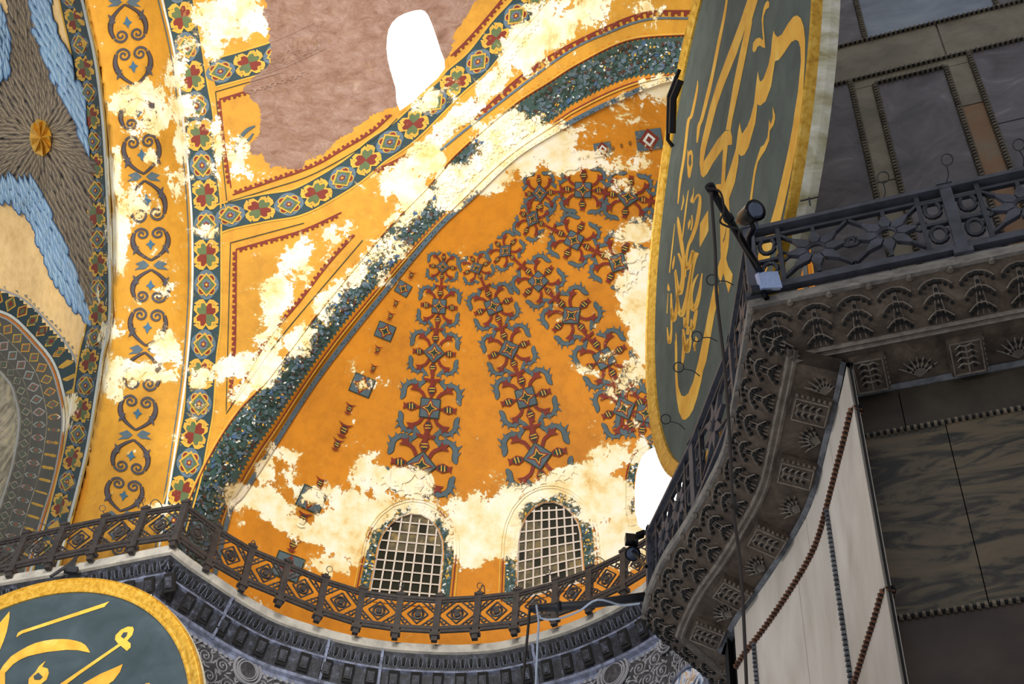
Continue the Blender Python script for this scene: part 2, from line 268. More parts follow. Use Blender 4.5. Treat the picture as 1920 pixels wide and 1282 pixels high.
GLASSF = stone('frosted_glass', [(.3, '3d3a30'), (.55, '6a6048'), (.75, 'a58a50')], 4, .9); LATT = plain('lattice_white', 'd9cbbd', .6)
SKYL = plain('daylit_pane', 'ffffff', .5, emit='ffffff', es=6)
LENS = plain('lens_glass', '5c6478', .12, .6)
# ------------------------------------------------------------------ mesh building
class MB:
    def __init__(s): s.v = []; s.f = []; s.m = []; s.n = 0; s.mats = []
    def mi(s, mat):
        if mat not in s.mats: s.mats.append(mat)
        return s.mats.index(mat)
    def add(s, V, F, mat):
        V = np.asarray(V, float); s.v.append(V); k = s.mi(mat)
        for f in F: s.f.append([i + s.n for i in f]); s.m.append(k)
        s.n += len(V); return s
    def box(s, c, ux, uy, uz, mat, taper=1):
        c, ux, uy, uz = [np.asarray(a, float) for a in (c, ux, uy, uz)]
        V = [c + a * ux * (1 if k < 0 else taper) + b * uy * (1 if k < 0 else taper) + k * uz for k in (-1, 1) for b in (-1, 1) for a in (-1, 1)]
        return s.add(V, [(0, 2, 3, 1), (4, 5, 7, 6), (0, 1, 5, 4), (2, 6, 7, 3), (0, 4, 6, 2), (1, 3, 7, 5)], mat)
    def bar(s, a, b, w, d, up, mat):
        a, b = np.asarray(a, float), np.asarray(b, float); t = b - a; L = np.linalg.norm(t); t = t / L; up = np.asarray(up, float)
        sd = np.cross(t, up); sd /= np.linalg.norm(sd); u2 = np.cross(sd, t)
        return s.box((a + b) / 2, t * L / 2, sd * w / 2, u2 * d / 2, mat)
    def tube(s, P, r, mat, n=8, closed=False, cap=True):
        P = np.asarray(P, float); m = len(P); r = np.broadcast_to(r, m)
        T = (np.roll(P, -1, 0) - np.roll(P, 1, 0)) if closed else np.gradient(P, axis=0)
        T /= np.linalg.norm(T, axis=1)[:, None] + 1e-12; V = []; ref = np.array([.3, .2, .93])
        if abs(T[0] @ ref) > .95: ref = np.array([1, .1, 0])
        a = np.cross(T[0], ref)
        for i in range(m):
            a = a - T[i] * (a @ T[i]); a /= np.linalg.norm(a) + 1e-12; b = np.cross(T[i], a)
            for k in range(n):
                q = 2 * math.pi * k / n; V.append(P[i] + r[i] * (math.cos(q) * a + math.sin(q) * b))
        F = []
        for i in range(m if closed else m - 1):
            j = (i + 1) % m
            for k in range(n): F.append((i * n + k, i * n + (k + 1) % n, j * n + (k + 1) % n, j * n + k))
        if cap and not closed: F += [tuple(range(n))[::-1], tuple(range((m - 1) * n, m * n))]
        return s.add(V, F, mat)
    def disc(s, c, nrm, r, h, mat, n=12, r2=None):
        c, nrm = np.asarray(c, float), np.asarray(nrm, float); return s.tube([c - nrm * h / 2, c + nrm * h / 2], [r, r if r2 is None else r2], mat, n)
    def build(s, name, parent=None, smooth=False, attrs=False, kind=None, label=None, cat=None, group=None, origin=None):
        V = np.vstack(s.v); me = bpy.data.meshes.new(name)
        org = np.zeros(3) if origin is None else np.asarray(origin, float)
        me.from_pydata((V - org).tolist(), [], s.f); me.polygons.foreach_set('material_index', s.m)
        for m in s.mats: me.materials.append(m)
        if smooth: me.polygons.foreach_set('use_smooth', [True] * len(s.f))
        if attrs:
            wv, bv = wear(V)
            for nm, ar in (('wear', wv), ('brick', bv)):
                a = me.attributes.new(nm, 'FLOAT', 'POINT'); a.data.foreach_set('value', ar.astype(np.float32))
        me.update(); o = bpy.data.objects.new(name, me); COL.objects.link(o); o.location = org
        if parent is not None:
            o.parent = parent; o.location = org - np.array(parent.location)
        tag(o, label, cat, group, kind); return o
def tag(o, label=None, cat=None, group=None, kind=None):
    for k, v in (('label', label), ('category', cat), ('group', group), ('kind', kind)):
        if v: o[k] = v
def empty(name, loc, label=None, cat=None, group=None):
    o = bpy.data.objects.new(name, None); COL.objects.link(o); o.location = loc; tag(o, label, cat, group); return o
# painter: flat paint laid on a surface given by its depth function
class Paint(MB):
    def __init__(s, tf, k=.014): super().__init__(); s.tf = tf; s.k = k
    def P(s, px, layer=1): px = np.atleast_2d(np.asarray(px, float)); return EYE + rays(px) * (s.tf(px) - s.k * layer)[:, None]
    def poly(s, px, mat, layer=1):
        px = np.asarray(px, float); tri = tessellate_polygon([[Vector((x, y, 0)) for x, y in px]])
        F = []
        for a, b, c in tri:
            cr = (px[b][0] - px[a][0]) * (px[c][1] - px[a][1]) - (px[b][1] - px[a][1]) * (px[c][0] - px[a][0])
            F.append((a, c, b) if cr > 0 else (a, b, c))
        return s.add(s.P(px, layer), F, mat)
    def area(s, poly, mat, layer=1, step=5):
        poly = np.asarray(poly, float); x0, y0 = poly.min(0); x1, y1 = poly.max(0)
        for y in np.arange(y0, y1, step):
            xs = np.arange(x0, x1, 1.); q = np.stack([xs, np.full(len(xs), y + step / 2)], 1); m = inpoly(q, poly)
            i = 0
            while i < len(xs):
                if m[i]:
                    j = i
                    while j < len(xs) and m[j] and j - i < 14: j += 1
                    s.add(s.P([(xs[i], y), (xs[min(j, len(xs) - 1)], y), (xs[min(j, len(xs) - 1)], y + step), (xs[i], y + step)], layer), [(3, 2, 1, 0)], mat); i = j
                else: i += 1
        return s
    def strip(s, A, B, mat, layer=1, n=None, across=1):
        n = n or max(3, int(plen(A) / 9)); A = resample(A, n); B = resample(B, n); K = across + 1
        px = np.concatenate([A + (B - A) * k / across for k in range(K)])
        return s.add(s.P(px, layer), [(k * n + i, k * n + i + 1, (k + 1) * n + i + 1, (k + 1) * n + i) for k in range(across) for i in range(n - 1)], mat)
    def line(s, L, w, mat, layer=2, n=None):
        L = np.asarray(L, float); n = n or max(3, int(plen(L) / 8)); L = resample(L, n); N = normals2(L) * (np.broadcast_to(w, n)[:, None] / 2); return s.strip(L - N, L + N, mat, layer, n)
    def stroke(s, pts, mat, layer=2, per=5, smooth=True):
        pts = np.asarray(pts, float); C = catmull(pts, per) if smooth and len(pts) > 2 else pts
        N = normals2(C[:, :2]) * (C[:, 2:3] / 2); n = len(C)
        return s.add(s.P(np.concatenate([C[:, :2] - N, C[:, :2] + N]), layer), [(i, i + 1, n + i + 1, n + i) for i in range(n - 1)], mat)
def along(C, s):       # point, unit tangent, unit normal of a pixel curve at length s
    C = np.asarray(C, float); L = np.r_[0, np.cumsum(np.linalg.norm(np.diff(C, axis=0), axis=1))]
    p = np.array([np.interp(s, L, C[:, k]) for k in (0, 1)]); q = np.array([np.interp(min(s + 6, L[-1]), L, C[:, k]) for k in (0, 1)]); r = np.array([np.interp(max(s - 6, 0), L, C[:, k]) for k in (0, 1)])
    t = (q - r) / (np.linalg.norm(q - r) + 1e-9); return p, t, np.array([-t[1], t[0]])
def surface(name, poly, tf, mat, step=6, holes=(), **k):
    poly = np.asarray(poly, float); x0, y0 = poly.min(0) - step; x1, y1 = poly.max(0) + step
    xs = np.arange(x0, x1 + step, step); ys = np.arange(y0, y1 + step, step); X, Y = np.meshgrid(xs, ys); p = np.stack([X.ravel(), Y.ravel()], 1)
    m = inpoly(p, poly)
    g = m.reshape(X.shape); gg = g.copy()
    gg[1:] |= g[:-1]; gg[:-1] |= g[1:]; g2 = gg.copy(); gg[:, 1:] |= g2[:, :-1]; gg[:, :-1] |= g2[:, 1:]
    for h in holes: gg &= ~inpoly(p, h).reshape(X.shape)
    idx = -np.ones(X.size, int); keep = gg.ravel(); idx[keep] = np.arange(keep.sum()); idx = idx.reshape(X.shape)
    P = p[keep]; V = EYE + rays(P) * tf(P)[:, None]
    F = [(idx[i, j], idx[i + 1, j], idx[i + 1, j + 1], idx[i, j + 1]) for i in range(X.shape[0] - 1) for j in range(X.shape[1] - 1) if min(idx[i, j], idx[i + 1, j], idx[i + 1, j + 1], idx[i, j + 1]) >= 0]
    b = MB(); b.add(V, F, mat); return b.build(name, smooth=True, attrs=True, kind='structure', **k)
# ================================================================== VAULTS
WIN4 = catmull([(725, 92), (729, 55), (745, 33), (770, 22), (790, 19), (802, 28), (815, 60), (826, 95), (834, 128), (800, 165), (750, 207), (742, 165), (731, 128)], 2, True)
WIN3 = catmull([(1197, 985), (1191, 930), (1193, 890), (1203, 858), (1222, 838), (1250, 828), (1282, 838), (1305, 868), (1312, 915), (1308, 965), (1290, 1005), (1240, 1010)], 2, True)
def arch_win(bl, br, tl, tr, n=10, round_=.42):
    def f(u, v): return (1 - u) * (1 - v) * np.array(bl) + u * (1 - v) * np.array(br) + (1 - u) * v * np.array(tl) + u * v * np.array(tr)
    pts = [f(0, 0), f(0, .3)] + [f(.5 - .5 * math.cos(a), 1 - round_ + round_ * math.sin(a)) for a in np.linspace(0, math.pi, n)] + [f(1, .3), f(1, 0)]
    return f, np.array(pts)
F1, WIN1 = arch_win((690, 1121), (822, 1133), (722, 957), (838, 968))
F2, WIN2 = arch_win((967, 1128), (1096, 1090), (974, 942), (1084, 938))
semi_poly = np.vstack([SOFR[::-1][3:], [(255, -200), (1560, -200)], [(1600, 300)], GARO[::-1][8:]])
semi = surface('ceiling', semi_poly, t_semi, GOLD, 6, [WIN4], label='gold painted semidome with rosette bands, a bare brick patch and one bright window')
conch = surface('ceiling', np.vstack([STRIPE, [(1510, 1090), (1205, 1105), (1060, 1182), (950, 1212), (830, 1220), (730, 1212), (640, 1196), (560, 1172), (480, 1136), (400, 1085)]]), t_conch, GOLDC, 6, [WIN1, WIN2, WIN3], label='deep orange painted conch over the curved railing, with converging floral bands')
pend = surface('wall_left', np.vstack([[(-250, -200), (118, -200)], SOFL, NORTH[::-1]]), t_pend, GOLDL, 7, label='pale gold curved pendentive carrying the painted six winged figure')
soff = surface('trim_1', np.vstack([SOFL, SOFR[::-1]]), t_sof, GOLD, 6, label='broad golden arch soffit with a column of grey scrolls')
archb = surface('trim_2', np.vstack([GARO, STRIPE[::-1]]), t_arch, GOLDC, 6, label='rim of the orange conch, carrying the dark leafy garland')
north = surface('wall_left', np.vstack([NORTH, [(60, 1200), (-300, 1200), (-300, 480)]]), t_north, GREY, 8, label='faded grey arch underside at the lower left')
# ------------------------------------------------------------------ paint motifs (pixel-local frames)
def xf(o, ux, uy): o, ux, uy = [np.asarray(a, float) for a in (o, ux, uy)]; return lambda pts: np.array([o + ux * x + uy * y for x, y in pts])
def circ(r, n=10, cx=0, cy=0, ry=None): return [(cx + r * math.cos(2 * math.pi * k / n), cy + (ry or r) * math.sin(2 * math.pi * k / n)) for k in range(n)]
def rosette_a(p, T):
    p.poly(T([(.86 * math.cos(q) * (1.0 + .14 * abs(math.cos(2 * q))), .86 * math.sin(q) * (1.0 + .14 * abs(math.cos(2 * q)))) for q in np.linspace(0, 2 * math.pi, 24, endpoint=False)]), LBL, 2)
    for k in range(4):
        q = k * math.pi / 2 + math.pi / 4; cx, cy = .5 * math.cos(q), .5 * math.sin(q)
        p.poly(T(circ(.34, 8, cx, cy)), YEL, 3); p.poly(T(circ(.24, 8, cx * 1.05, cy * 1.05)), RED, 4)
    p.poly(T([(-.82, 0), (0, -.78), (.82, 0), (0, .78)]), YEL, 5); p.poly(T([(-.66, 0), (0, -.62), (.66, 0), (0, .62)]), GRN, 6)
    p.poly(T(circ(.36, 10)), LBL, 7); p.poly(T([(.27 * (1 if k % 2 else .55) * math.cos(k * math.pi / 6), .27 * (1 if k % 2 else .55) * math.sin(k * math.pi / 6)) for k in range(12)]), RED, 8); p.poly(T(circ(.1, 6)), YEL, 9)
def heart(a, s, mat1, mat2, p, T, cx, cy, l):
    ca, sa = math.cos(a), math.sin(a)
    H = [(0, -.1), (.28, .25), (.30, .50), (.16, .62), (0, .48), (-.16, .62), (-.30, .50), (-.28, .25)]
    def R(f): return [(cx + (x * ca - (y) * sa) * f * s, cy + (x * sa + y * ca) * f * s) for x, y in H]
    p.poly(T(R(1.28)), mat1, l); p.poly(T(R(.95)), mat2, l + 1)
def rosette_b(p, T):
    for sx in (-1, 1):
        for sy in (-1, 1): p.poly(T([(sx * .55, sy * .95), (sx * .8, sy * .8), (sx * .98, sy * .7), (sx * .8, sy * .62), (sx * .7, sy * .45), (sx * .62, sy * .65), (sx * .4, sy * .72)]), YEL, 2)
    for k in range(4): heart(k * math.pi / 2 + math.pi / 4, 1.35, YEL, RED if k % 2 else GRN, p, T, 0, 0, 3)
def rosette_band(p, C, half, pitch, s0=0, bg=BLUE, line_=True):
    C = catmull(C, 5); N = normals2(C); p.strip(C - N * half, C + N * half, bg, 1, across=2)
    for sg in (-1, 1): p.line(C + sg * N * (half + 2), 3, YEL, 2)
    L = plen(C); s = s0; k = 0
    while s < L:
        q, t, n = along(C, s); T = xf(q, n * half * .92, t * pitch * .52); (rosette_a if k % 2 == 0 else rosette_b)(p, T); s += pitch; k += 1
EDGE = [(300, -160), (342, 40), (361, 158), (372, 218), (376, 272), (381, 335), (386, 385), (387, 494), (386, 604), (379, 661), (376, 712), (372, 772), (362, 826), (352, 879), (339, 929), (318, 1000)]
ROSE = [(405, 412), (433, 403), (500, 389), (557, 379), (611, 352), (663, 319), (707, 282), (764, 242), (848, 158), (895, 117), (942, 57), (985, 10), (1040, -60), (1090, -140)]
p = Paint(t_semi); rosette_band(p, EDGE, 26, 56, 29)
rosette_band(p, ROSE, 24, 56, 28)
rosette_band(p, [(398, 138), (416, 133), (473, 117), (530, 98), (600, 66)], 24, 56, 16)
p.build('painted_rosette_band', semi, attrs=True)
# stepped red borders of the semidome panels
def dentil(p, L, w=7, step=5, mat=RED, side=1, smooth=True):
    L = catmull(L, 4) if smooth else np.asarray(L, float); N = normals2(L); p.line(L, 2.5, mat, 3); n = int(plen(L) / step); k = 0
    for i in range(n):
        q, t, nn = along(L, (i + .5) * step); h = (0, w, w * .55, w * .9)[i % 4] * side
        if h: p.poly([q - t * step * .5, q + t * step * .5, q + t * step * .5 + nn * h, q - t * step * .5 + nn * h], mat, 3)
p = Paint(t_semi)
dentil(p, [(412, 186), (527, 150), (570, 134)]); dentil(p, [(412, 184), (420, 260), (433, 352)]); dentil(p, [(436, 365), (503, 342), (587, 312), (640, 282), (697, 248), (734, 215)], side=-1)
dentil(p, [(443, 467), (503, 450), (570, 430), (640, 398)]); dentil(p, [(443, 467), (441, 651), (433, 749)]); dentil(p, [(433, 760), (500, 640), (560, 568), (614, 497), (665, 440)], side=-1)
dentil(p, [(820, 262), (841, 242), (905, 205), (969, 148), (1043, 97), (1143, 47), (1210, 23), (1277, 20), (1400, 22)], 10, 6)
dentil(p, [(845, 105), (880, 70), (930, 12), (970, -40)], 7, 5); dentil(p, [(700, 320), (760, 290), (830, 240), (905, 175), (960, 100), (1010, 35)], 7, 5)
p.line(catmull([(825, 282), (908, 215), (1059, 101), (1143, 60), (1210, 37), (1277, 34), (1400, 38)], 5), 4, TEAL, 3)
for L in ([(404, 172), (425, 376)], [(404, 172), (530, 135)], [(427, 378), (503, 355), (590, 325), (700, 262), (745, 222)], [(432, 455), (424, 770)], [(432, 455), (570, 418)], [(424, 775), (520, 640), (680, 450)]):
    p.line(catmull(L, 5) if len(L) > 2 else resample(L, 20), 1.6, DGR, 3)
for L, wd in (([(420, 381), (424, 392)], 2),): p.line(resample(L, 3), wd, YEL, 3)
# remnant of painted foliage beside the brick patch
for q in ([(440, 290, 3), (446, 265, 6), (462, 245, 7), (478, 236, 3)], [(455, 270, 2), (466, 262, 5), (475, 250, 3)]): p.stroke(q, ACN, 3)
p.build('painted_panel_border', semi, attrs=True)
# scrolls on the soffit
def scroll(p, T, mat=SLT):
    for sx in (-1, 1):
        S = []
        for k in range(18):
            a = math.radians(-20 - k * 33); r = .40 - .020 * k; S.append((sx * (.44 + r * math.cos(a)), -.52 + r * math.sin(a) * .85))
        outer = [(0, .97), (sx * .38, .74), (sx * .70, .46), (sx * .90, .12), (sx * .95, -.25), (sx * .84, -.60)]
        q = catmull(outer, 4); L = T(q); wd = np.interp(np.linspace(0, 1, len(q)), [0, .35, .6, 1], [3, 5, 8, 5])
        N = normals2(L) * wd[:, None] / 2; p.strip(L - N * 1.4, L + N * 1.4, BRN, 2, len(L)); p.strip(L - N * .8, L + N * .8, mat, 3, len(L))
        Ls = T(S); N = normals2(Ls) * np.linspace(5.0, 3.4, len(Ls))[:, None] / 2; p.strip(Ls - N, Ls + N, mat, 3, len(Ls))
        p.poly(T([(sx * .66, .42), (sx * .98, .62), (sx * .90, .30), (sx * 1.02, .22), (sx * .86, .02), (sx * .8, .2)]), mat, 4)
        p.poly(T([(sx * .5, .28), (sx * .72, .36), (sx * .62, .16), (sx * .8, .12), (sx * .84, .0), (sx * .9, .24), (sx * .78, .44)]), BRN if 0 else mat, 4)
    p.poly(T([(0, .40), (.12, .14), (.26, .06), (.1, -.02), (0, -.22), (-.1, -.02), (-.26, .06), (-.12, .14)]), SKY, 3)
p = Paint(t_sof)
CEN = [(205, -160), (226, -40), (240, 45), (252, 130), (262, 250), (272, 350), (283, 440), (284, 520), (277, 620), (264, 720), (255, 800), (238, 900), (222, 975), (190, 1080)]
def cen(y): return np.array([np.interp(y, [c[1] for c in CEN], [c[0] for c in CEN]), y])
for y0, y1, up in ((-65, 0, 1), (8, 82, 1), (160, 84, -1), (180, 246, 1), (326, 248, -1), (338, 420, 1), (488, 423, -1), (505, 570, 1), (648, 574, -1), (660, 735, 1), (806, 738, -1), (824, 890, 1), (958, 894, -1), (970, 1040, 1)):
    a, b = cen(y0), cen(y1); m = (a + b) / 2; uy = (a - b) / 2; ux = np.array([-uy[1], uy[0]]); ux = ux / np.linalg.norm(ux) * 35
    scroll(p, xf(m, ux, uy * 1.02))
for y in (168, 331, 497, 655, 815, 966, 4):
    c = cen(y)
    for sx in (-1, 1): p.poly(c + np.array([(sx * 4, 0), (sx * 14, -9), (sx * 30, -3), (sx * 22, 2), (sx * 32, 9), (sx * 12, 7)]), TEAL, 2)
p.line(SOFR, 4, WHT, 3); p.line(SOFL, 5, WHT, 22); p.line(SOFL + np.array([4, 0]), 4, YEL, 21)
p.line(SOFR - np.array([7, 0]), 2.2, TEAL, 2); p.line(SOFL + np.array([6, 0]), 2.2, YEL, 2); p.build('painted_scrolls', soff, attrs=True)
# heart border of the pendentive
p = Paint(t_pend, .06); C = SOFL - np.array([22, 0])
rosette_band(p, C[::5], 19, 46, 12, BLUE); p.build('painted_heart_border', pend, attrs=True)
# north arch lozenge borders
p = Paint(t_north)
def lozenges(off, w, bg, seq, pitch, ring=None):
    C = resample(NORTH, 120); N = normals2(C); C = C + N * off; p.strip(C - N * w / 2, C + N * w / 2, bg, 1, 90); L = plen(C); s = pitch / 2; k = 0
    while s < L:
        q, t, n = along(C, s); T = xf(q, n * w * .5, t * pitch * .5)
        p.poly(T([(-.95, 0), (0, -.85), (.95, 0), (0, .85)]), seq[0], 2); p.poly(T([(-.75, 0), (0, -.6), (.75, 0), (0, .6)]), seq[1 + k % 2], 3)
        p.poly(T([(-.45, 0), (0, -.35), (.45, 0), (0, .35)]), seq[2 - k % 2], 4); s += pitch; k += 1
C = resample(NORTH, 100); N = normals2(C); sg = 1 if (C[50] + N[50] * 20)[0] < C[50][0] else -1
def loz(off, *a): lozenges(off * sg, *a)
loz(20, 34, BLUE, (YEL, GRN, RED), 26); loz(64, 26, GRYD, (YEL, GRG, GRR), 24); loz(92, 26, GRYD, (GRYL, GRG, GRR), 24); loz(116, 20, GRYD, (GREY, GRYD, GRG), 20)
for off, wd, m in ((1, 4, GRYL), (40, 5, WHT), (46, 4, ORG), (49, 3, GRYL), (130, 4, GRYL)): p.line(C + N * sg * off, wd, m, 5)
p.build('painted_lozenge_border', north, attrs=True)
# garland along the rim of the conch
p = Paint(t_arch, .022); A = resample(GARO, 220); B = resample(GARI, 220); Sx = resample(STRIPE, 220)
A1 = A + (B - A) * .10; B1 = B
p.strip(A1, B1, GRNB, 1, 220, across=8)
for i in range(0, 218):
    for E0, E1, d_ in ((A1, B1, -1), (B1, A1, -1)):
        a, b = E0[i], E0[i + 1]; c = (a + b) / 2; dr = c - (E1[i] + E1[i + 1]) / 2; dr = dr / np.linalg.norm(dr) * 6; p.poly([a, b, c + dr], GRNB, 1)
pal = [WHT] * 3 + [YEL] * 3 + [LBL] * 2 + [BRN] * 4 + [DGR] * 9 + [TEAL] * 6 + [ACN] * 4 + [FLD] * 1
for k in range(3400):
    s = rng.random() * 218; i = int(s); v = .07 + .86 * rng.random(); c = A1[i] + (A1[i + 1] - A1[i]) * (s - i) + (B1[i] - A1[i]) * v
    m = pal[rng.integers(len(pal))]; a = rng.random() * 6.28; l = rng.uniform(1.8, 4.5) * (.8 if m in (WHT, YEL) else 1.5); wd = l * rng.uniform(.35, .7); t = np.array([math.cos(a), math.sin(a)]); n = np.array([-t[1], t[0]])
    p.poly([c - t * l, c - t * l * .4 - n * wd, c + t * l * .5 - n * wd * .8, c + t * l, c + t * l * .5 + n * wd * .8, c - t * l * .4 + n * wd], m, 2 + k % 3)
p.line(A, 5, YEL, 3); p.line(A + (B - A) * .03, 2, RED, 4)
p.line(B + (Sx - B) * .42, 3, RED, 3); p.line(B + (Sx - B) * .52, 3, YEL, 3)
ST = Sx + (Sx - B) * -.02; p.line(ST, 9, TEAL, 4)
for i in range(0, 219):
    for q in range(2): c = ST[i] + (ST[i + 1] - ST[i]) * rng.random() + rng.normal(0, 1.6, 2); p.poly(c + np.array([(-1.6, 0), (0, -1.3), (1.6, 0), (0, 1.3)]), (LBL, DGR)[q], 5)
p.build('painted_garland', archb, attrs=True)
# floral bands of the conch
def leafC(p, T, sx, sy):
    q = catmull([(sx * .18, sy * .98), (sx * .42, sy * .78), (sx * .66, sy * .84), (sx * .90, sy * .66), (sx * .93, sy * .36), (sx * 1.0, sy * .20)], 3)
    L = T(q); s_ = np.linalg.norm(T([(1, 0)])[0] - T([(0, 0)])[0]) / 40; wd = np.interp(np.linspace(0, 1, len(q)), [0, .2, .5, .85, 1], [2, 5.5, 5, 6.5, 2]) * s_
    N = normals2(L) * wd[:, None] / 2; p.strip(L - N * 1.25, L + N * 1.25, DGR, 2, len(L)); p.strip(L - N, L + N, ACN, 3, len(L))
    for fx, fy in ((.30, .92), (.55, .84), (.80, .78)): p.poly(T([(sx * (fx - .07), sy * fy), (sx * (fx + .09), sy * (fy + .15)), (sx * (fx + .07), sy * (fy - .04))]), ACN, 3)
    for f in (.72, .50): p.poly(T([(sx * (.95), sy * f), (sx * 1.10, sy * (f + .10)), (sx * 1.0, sy * (f - .10))]), ACN, 3)
    p.poly(T([(sx * .34, sy * .80), (sx * .40, sy * .62), (sx * .52, sy * .80)]), ACN, 3)
def vase(p, T):
    p.poly(T([(-.12, -.3), (.12, -.3), (.26, 0), (.14, .3), (-.14, .3), (-.26, 0)]), RED, 4); p.poly(T([(-.07, -.22), (.07, -.22), (.18, 0), (.1, .22), (-.1, .22), (-.18, 0)]), DGR, 5)
    for y in (-.1, .06): p.poly(T([(-.16, y), (.16, y + .03), (.16, y + .09), (-.16, y + .05)]), YEL, 6)
def medallion(p, T, var=0):
    for sx in (-1, 1):
        for sy in (-1, 1):
            leafC(p, T, sx, sy)
            w = 4.5 * np.linalg.norm(T([(1, 0)])[0] - T([(0, 0)])[0]) / 40
            q = T(catmull([(sx * .16, sy * .2), (sx * .30, sy * .50), (sx * .52, sy * .62)], 3)); p.line(q, w, RED, 4, 6)
            p.poly(T([(sx * .46, sy * .56), (sx * .74, sy * .56), (sx * .64, sy * .66), (sx * .72, sy * .78), (sx * .56, sy * .74), (sx * .48, sy * .84)]), RED, 5)
    for a in range(4):
        ca, sa = (1, 0, -1, 0)[a], (0, 1, 0, -1)[a]
        R = lambda pts: [(x * ca - y * sa, x * sa + y * ca) for x, y in pts]
        p.poly(T(R([(.2, -.05), (.48, -.04), (.48, .04), (.2, .05)])), RED, 4)
        vase(p, (lambda Rr: (lambda pts: T([Rr([(.62 + y * .6, x * .6)])[0] for x, y in pts])))(R))
        p.poly(T(R([(.76, -.04), (.90, -.12), (.88, 0), (.90, .12), (.76, .04)])), RED, 5)
    s = .34
    sq = [(-s, -s), (s, -s), (s, s), (-s, s)] if var % 2 else [(-.46, 0), (0, -.46), (.46, 0), (0, .46)]
    p.poly(T(sq), DGR, 5); p.poly(T([(x * .9, y * .9) for x, y in sq]), ACN, 6)
    st = [(.36 * (1 if k % 2 == 0 else .42) * math.cos(k * math.pi / 4), .36 * (1 if k % 2 == 0 else .42) * math.sin(k * math.pi / 4)) for k in range(8)]
    p.poly(T(st), RED, 7); p.poly(T([(x * .72, y * .72) for x, y in st]), YEL, 8); p.poly(T([(x * .52, y * .52) for x, y in st]), DGR, 9)
def conn(p, a, b, r):
    a, b = np.array(a, float), np.array(b, float); t = (b - a) / np.linalg.norm(b - a); n = np.array([-t[1], t[0]]); m = (a + b) / 2; T = xf(m, n * r, t * r)
    p.poly(T([(-.4, -.1), (0, -.06), (.4, -.1), (.34, .04), (.08, .05), (.06, .3), (-.06, .3), (-.08, .05), (-.34, .04)]), RED, 6)
    p.poly(T([(-.07, -.5), (.07, -.5), (.07, .4), (-.07, .4)]), RED, 5)
p = Paint(t_conch)
# each band: medallion centres with half widths across and along
BANDS = [
 [(830, 500, 27, 27), (823, 574, 36, 38), (814, 661, 42, 42), (806, 765, 52, 52), (790, 872, 60, 56)],
 [(893, 502, 28, 26), (925, 574, 40, 38), (954, 655, 43, 42), (986, 745, 50, 50), (1008, 855, 58, 56)],
 [(947, 470, 32, 27), (1009, 527, 40, 40), (1071, 591, 47, 43), (1133, 672, 48, 46), (1170, 765, 46, 50)],
 [(998, 410, 36, 28), (1076, 450, 40, 42), (1158, 492, 44, 44)],
 [(1012, 362, 36, 30), (1093, 356, 40, 44), (1177, 369, 42, 44), (1262, 385, 42, 42)],
 [(1120, 905, 30, 10), (1210, 775, 48, 46)],
]
for bi, bd in enumerate(BANDS):
    for k, (x, y, rw, rl) in enumerate(bd):
        if rl <= 12: continue
        i0, i1 = max(k - 1, 0), min(k + 1, len(bd) - 1); t = np.array(bd[i1][:2], float) - np.array(bd[i0][:2], float)
        if i0 == i1 or bi == 5: t = np.array((-.2, 1.))
        t /= np.linalg.norm(t); n = np.array([t[1], -t[0]])
        medallion(p, xf((x, y), n * rw * 1.08, t * rl * 1.06), k)
        if k and bi != 5: conn(p, bd[k - 1][:2], bd[k][:2], rw * .8) if np.hypot(bd[k - 1][0] - x, bd[k - 1][1] - y) > 40 else None
p.build('painted_floral_bands', conch, attrs=True)
p = Paint(t_conch)   # narrow chains of diamonds and vases near the rim
CH = [[(790, 500), (756, 541), (735, 580), (722, 621), (700, 670), (679, 722), (655, 770), (645, 805), (632, 850), (610, 890), (584, 936), (565, 985), (550, 1020), (540, 1056), (530, 1090)]]
for x, y, r, a in ((756, 541, 15, 30), (722, 621, 19, 22), (679, 722, 23, 22), (584, 936, 27, 25), (540, 1062, 30, 20)):
    t = np.array([-math.sin(math.radians(a)), math.cos(math.radians(a))]); n = np.array([t[1], -t[0]]); T = xf((x, y), n * r, t * r)
    p.poly(T([(-.9, -.8), (.9, -.8), (.9, .8), (-.9, .8)]), DGR, 3); p.poly(T([(-.82, -.72), (.82, -.72), (.82, .72), (-.82, .72)]), ACN, 4)
    st = [(.8 * (1 if k % 2 == 0 else .5) * math.cos(k * math.pi / 4), .8 * (1 if k % 2 == 0 else .5) * math.sin(k * math.pi / 4)) for k in range(8)]
    p.poly(T(st), RED, 5); p.poly(T([(u * .7, v * .7) for u, v in st]), YEL, 6); p.poly(T([(u * .5, v * .5) for u, v in st]), DGR, 7)
for x, y, r in ((742, 568, 16), (732, 592, 18), (708, 655, 18), (700, 690, 18), (655, 765, 24), (645, 805, 32), (632, 832, 26), (568, 972, 34), (550, 1020, 30), (771, 515, 16), (600, 905, 26)):
    T = xf((x, y), np.array((.92, .35)) * r, np.array((-.35, .92)) * r); vase(p, T); p.poly(T([(-.5, -.42), (-.1, -.3), (.1, -.3), (.5, -.42), (.2, -.2), (-.2, -.2)]), RED, 5); p.poly(T([(-.34, .36), (.34, .36), (.1, .5), (-.1, .5)]), RED, 5)
for x, y, r in ((1130, 280, 16), (1217, 262, 24)):
    T = xf((x, y), (r, -r * .15), (r * .15, r))
    p.poly(T([(-1, -.8), (1, -.8), (1, .8), (-1, .8)]), ACN, 3); p.poly(T([(-.8, 0), (0, -.9), (.8, 0), (0, .9)]), RED, 4); p.poly(T([(-.5, 0), (0, -.55), (.5, 0), (0, .55)]), WHT, 5); p.poly(T([(-.25, 0), (0, -.3), (.25, 0), (0, .3)]), RED, 6)
for x in range(1085, 1200, 16): y = 295 - (x - 1085) * .28; T = xf((x, y), (11, 0), (0, 11)); vase(p, T)
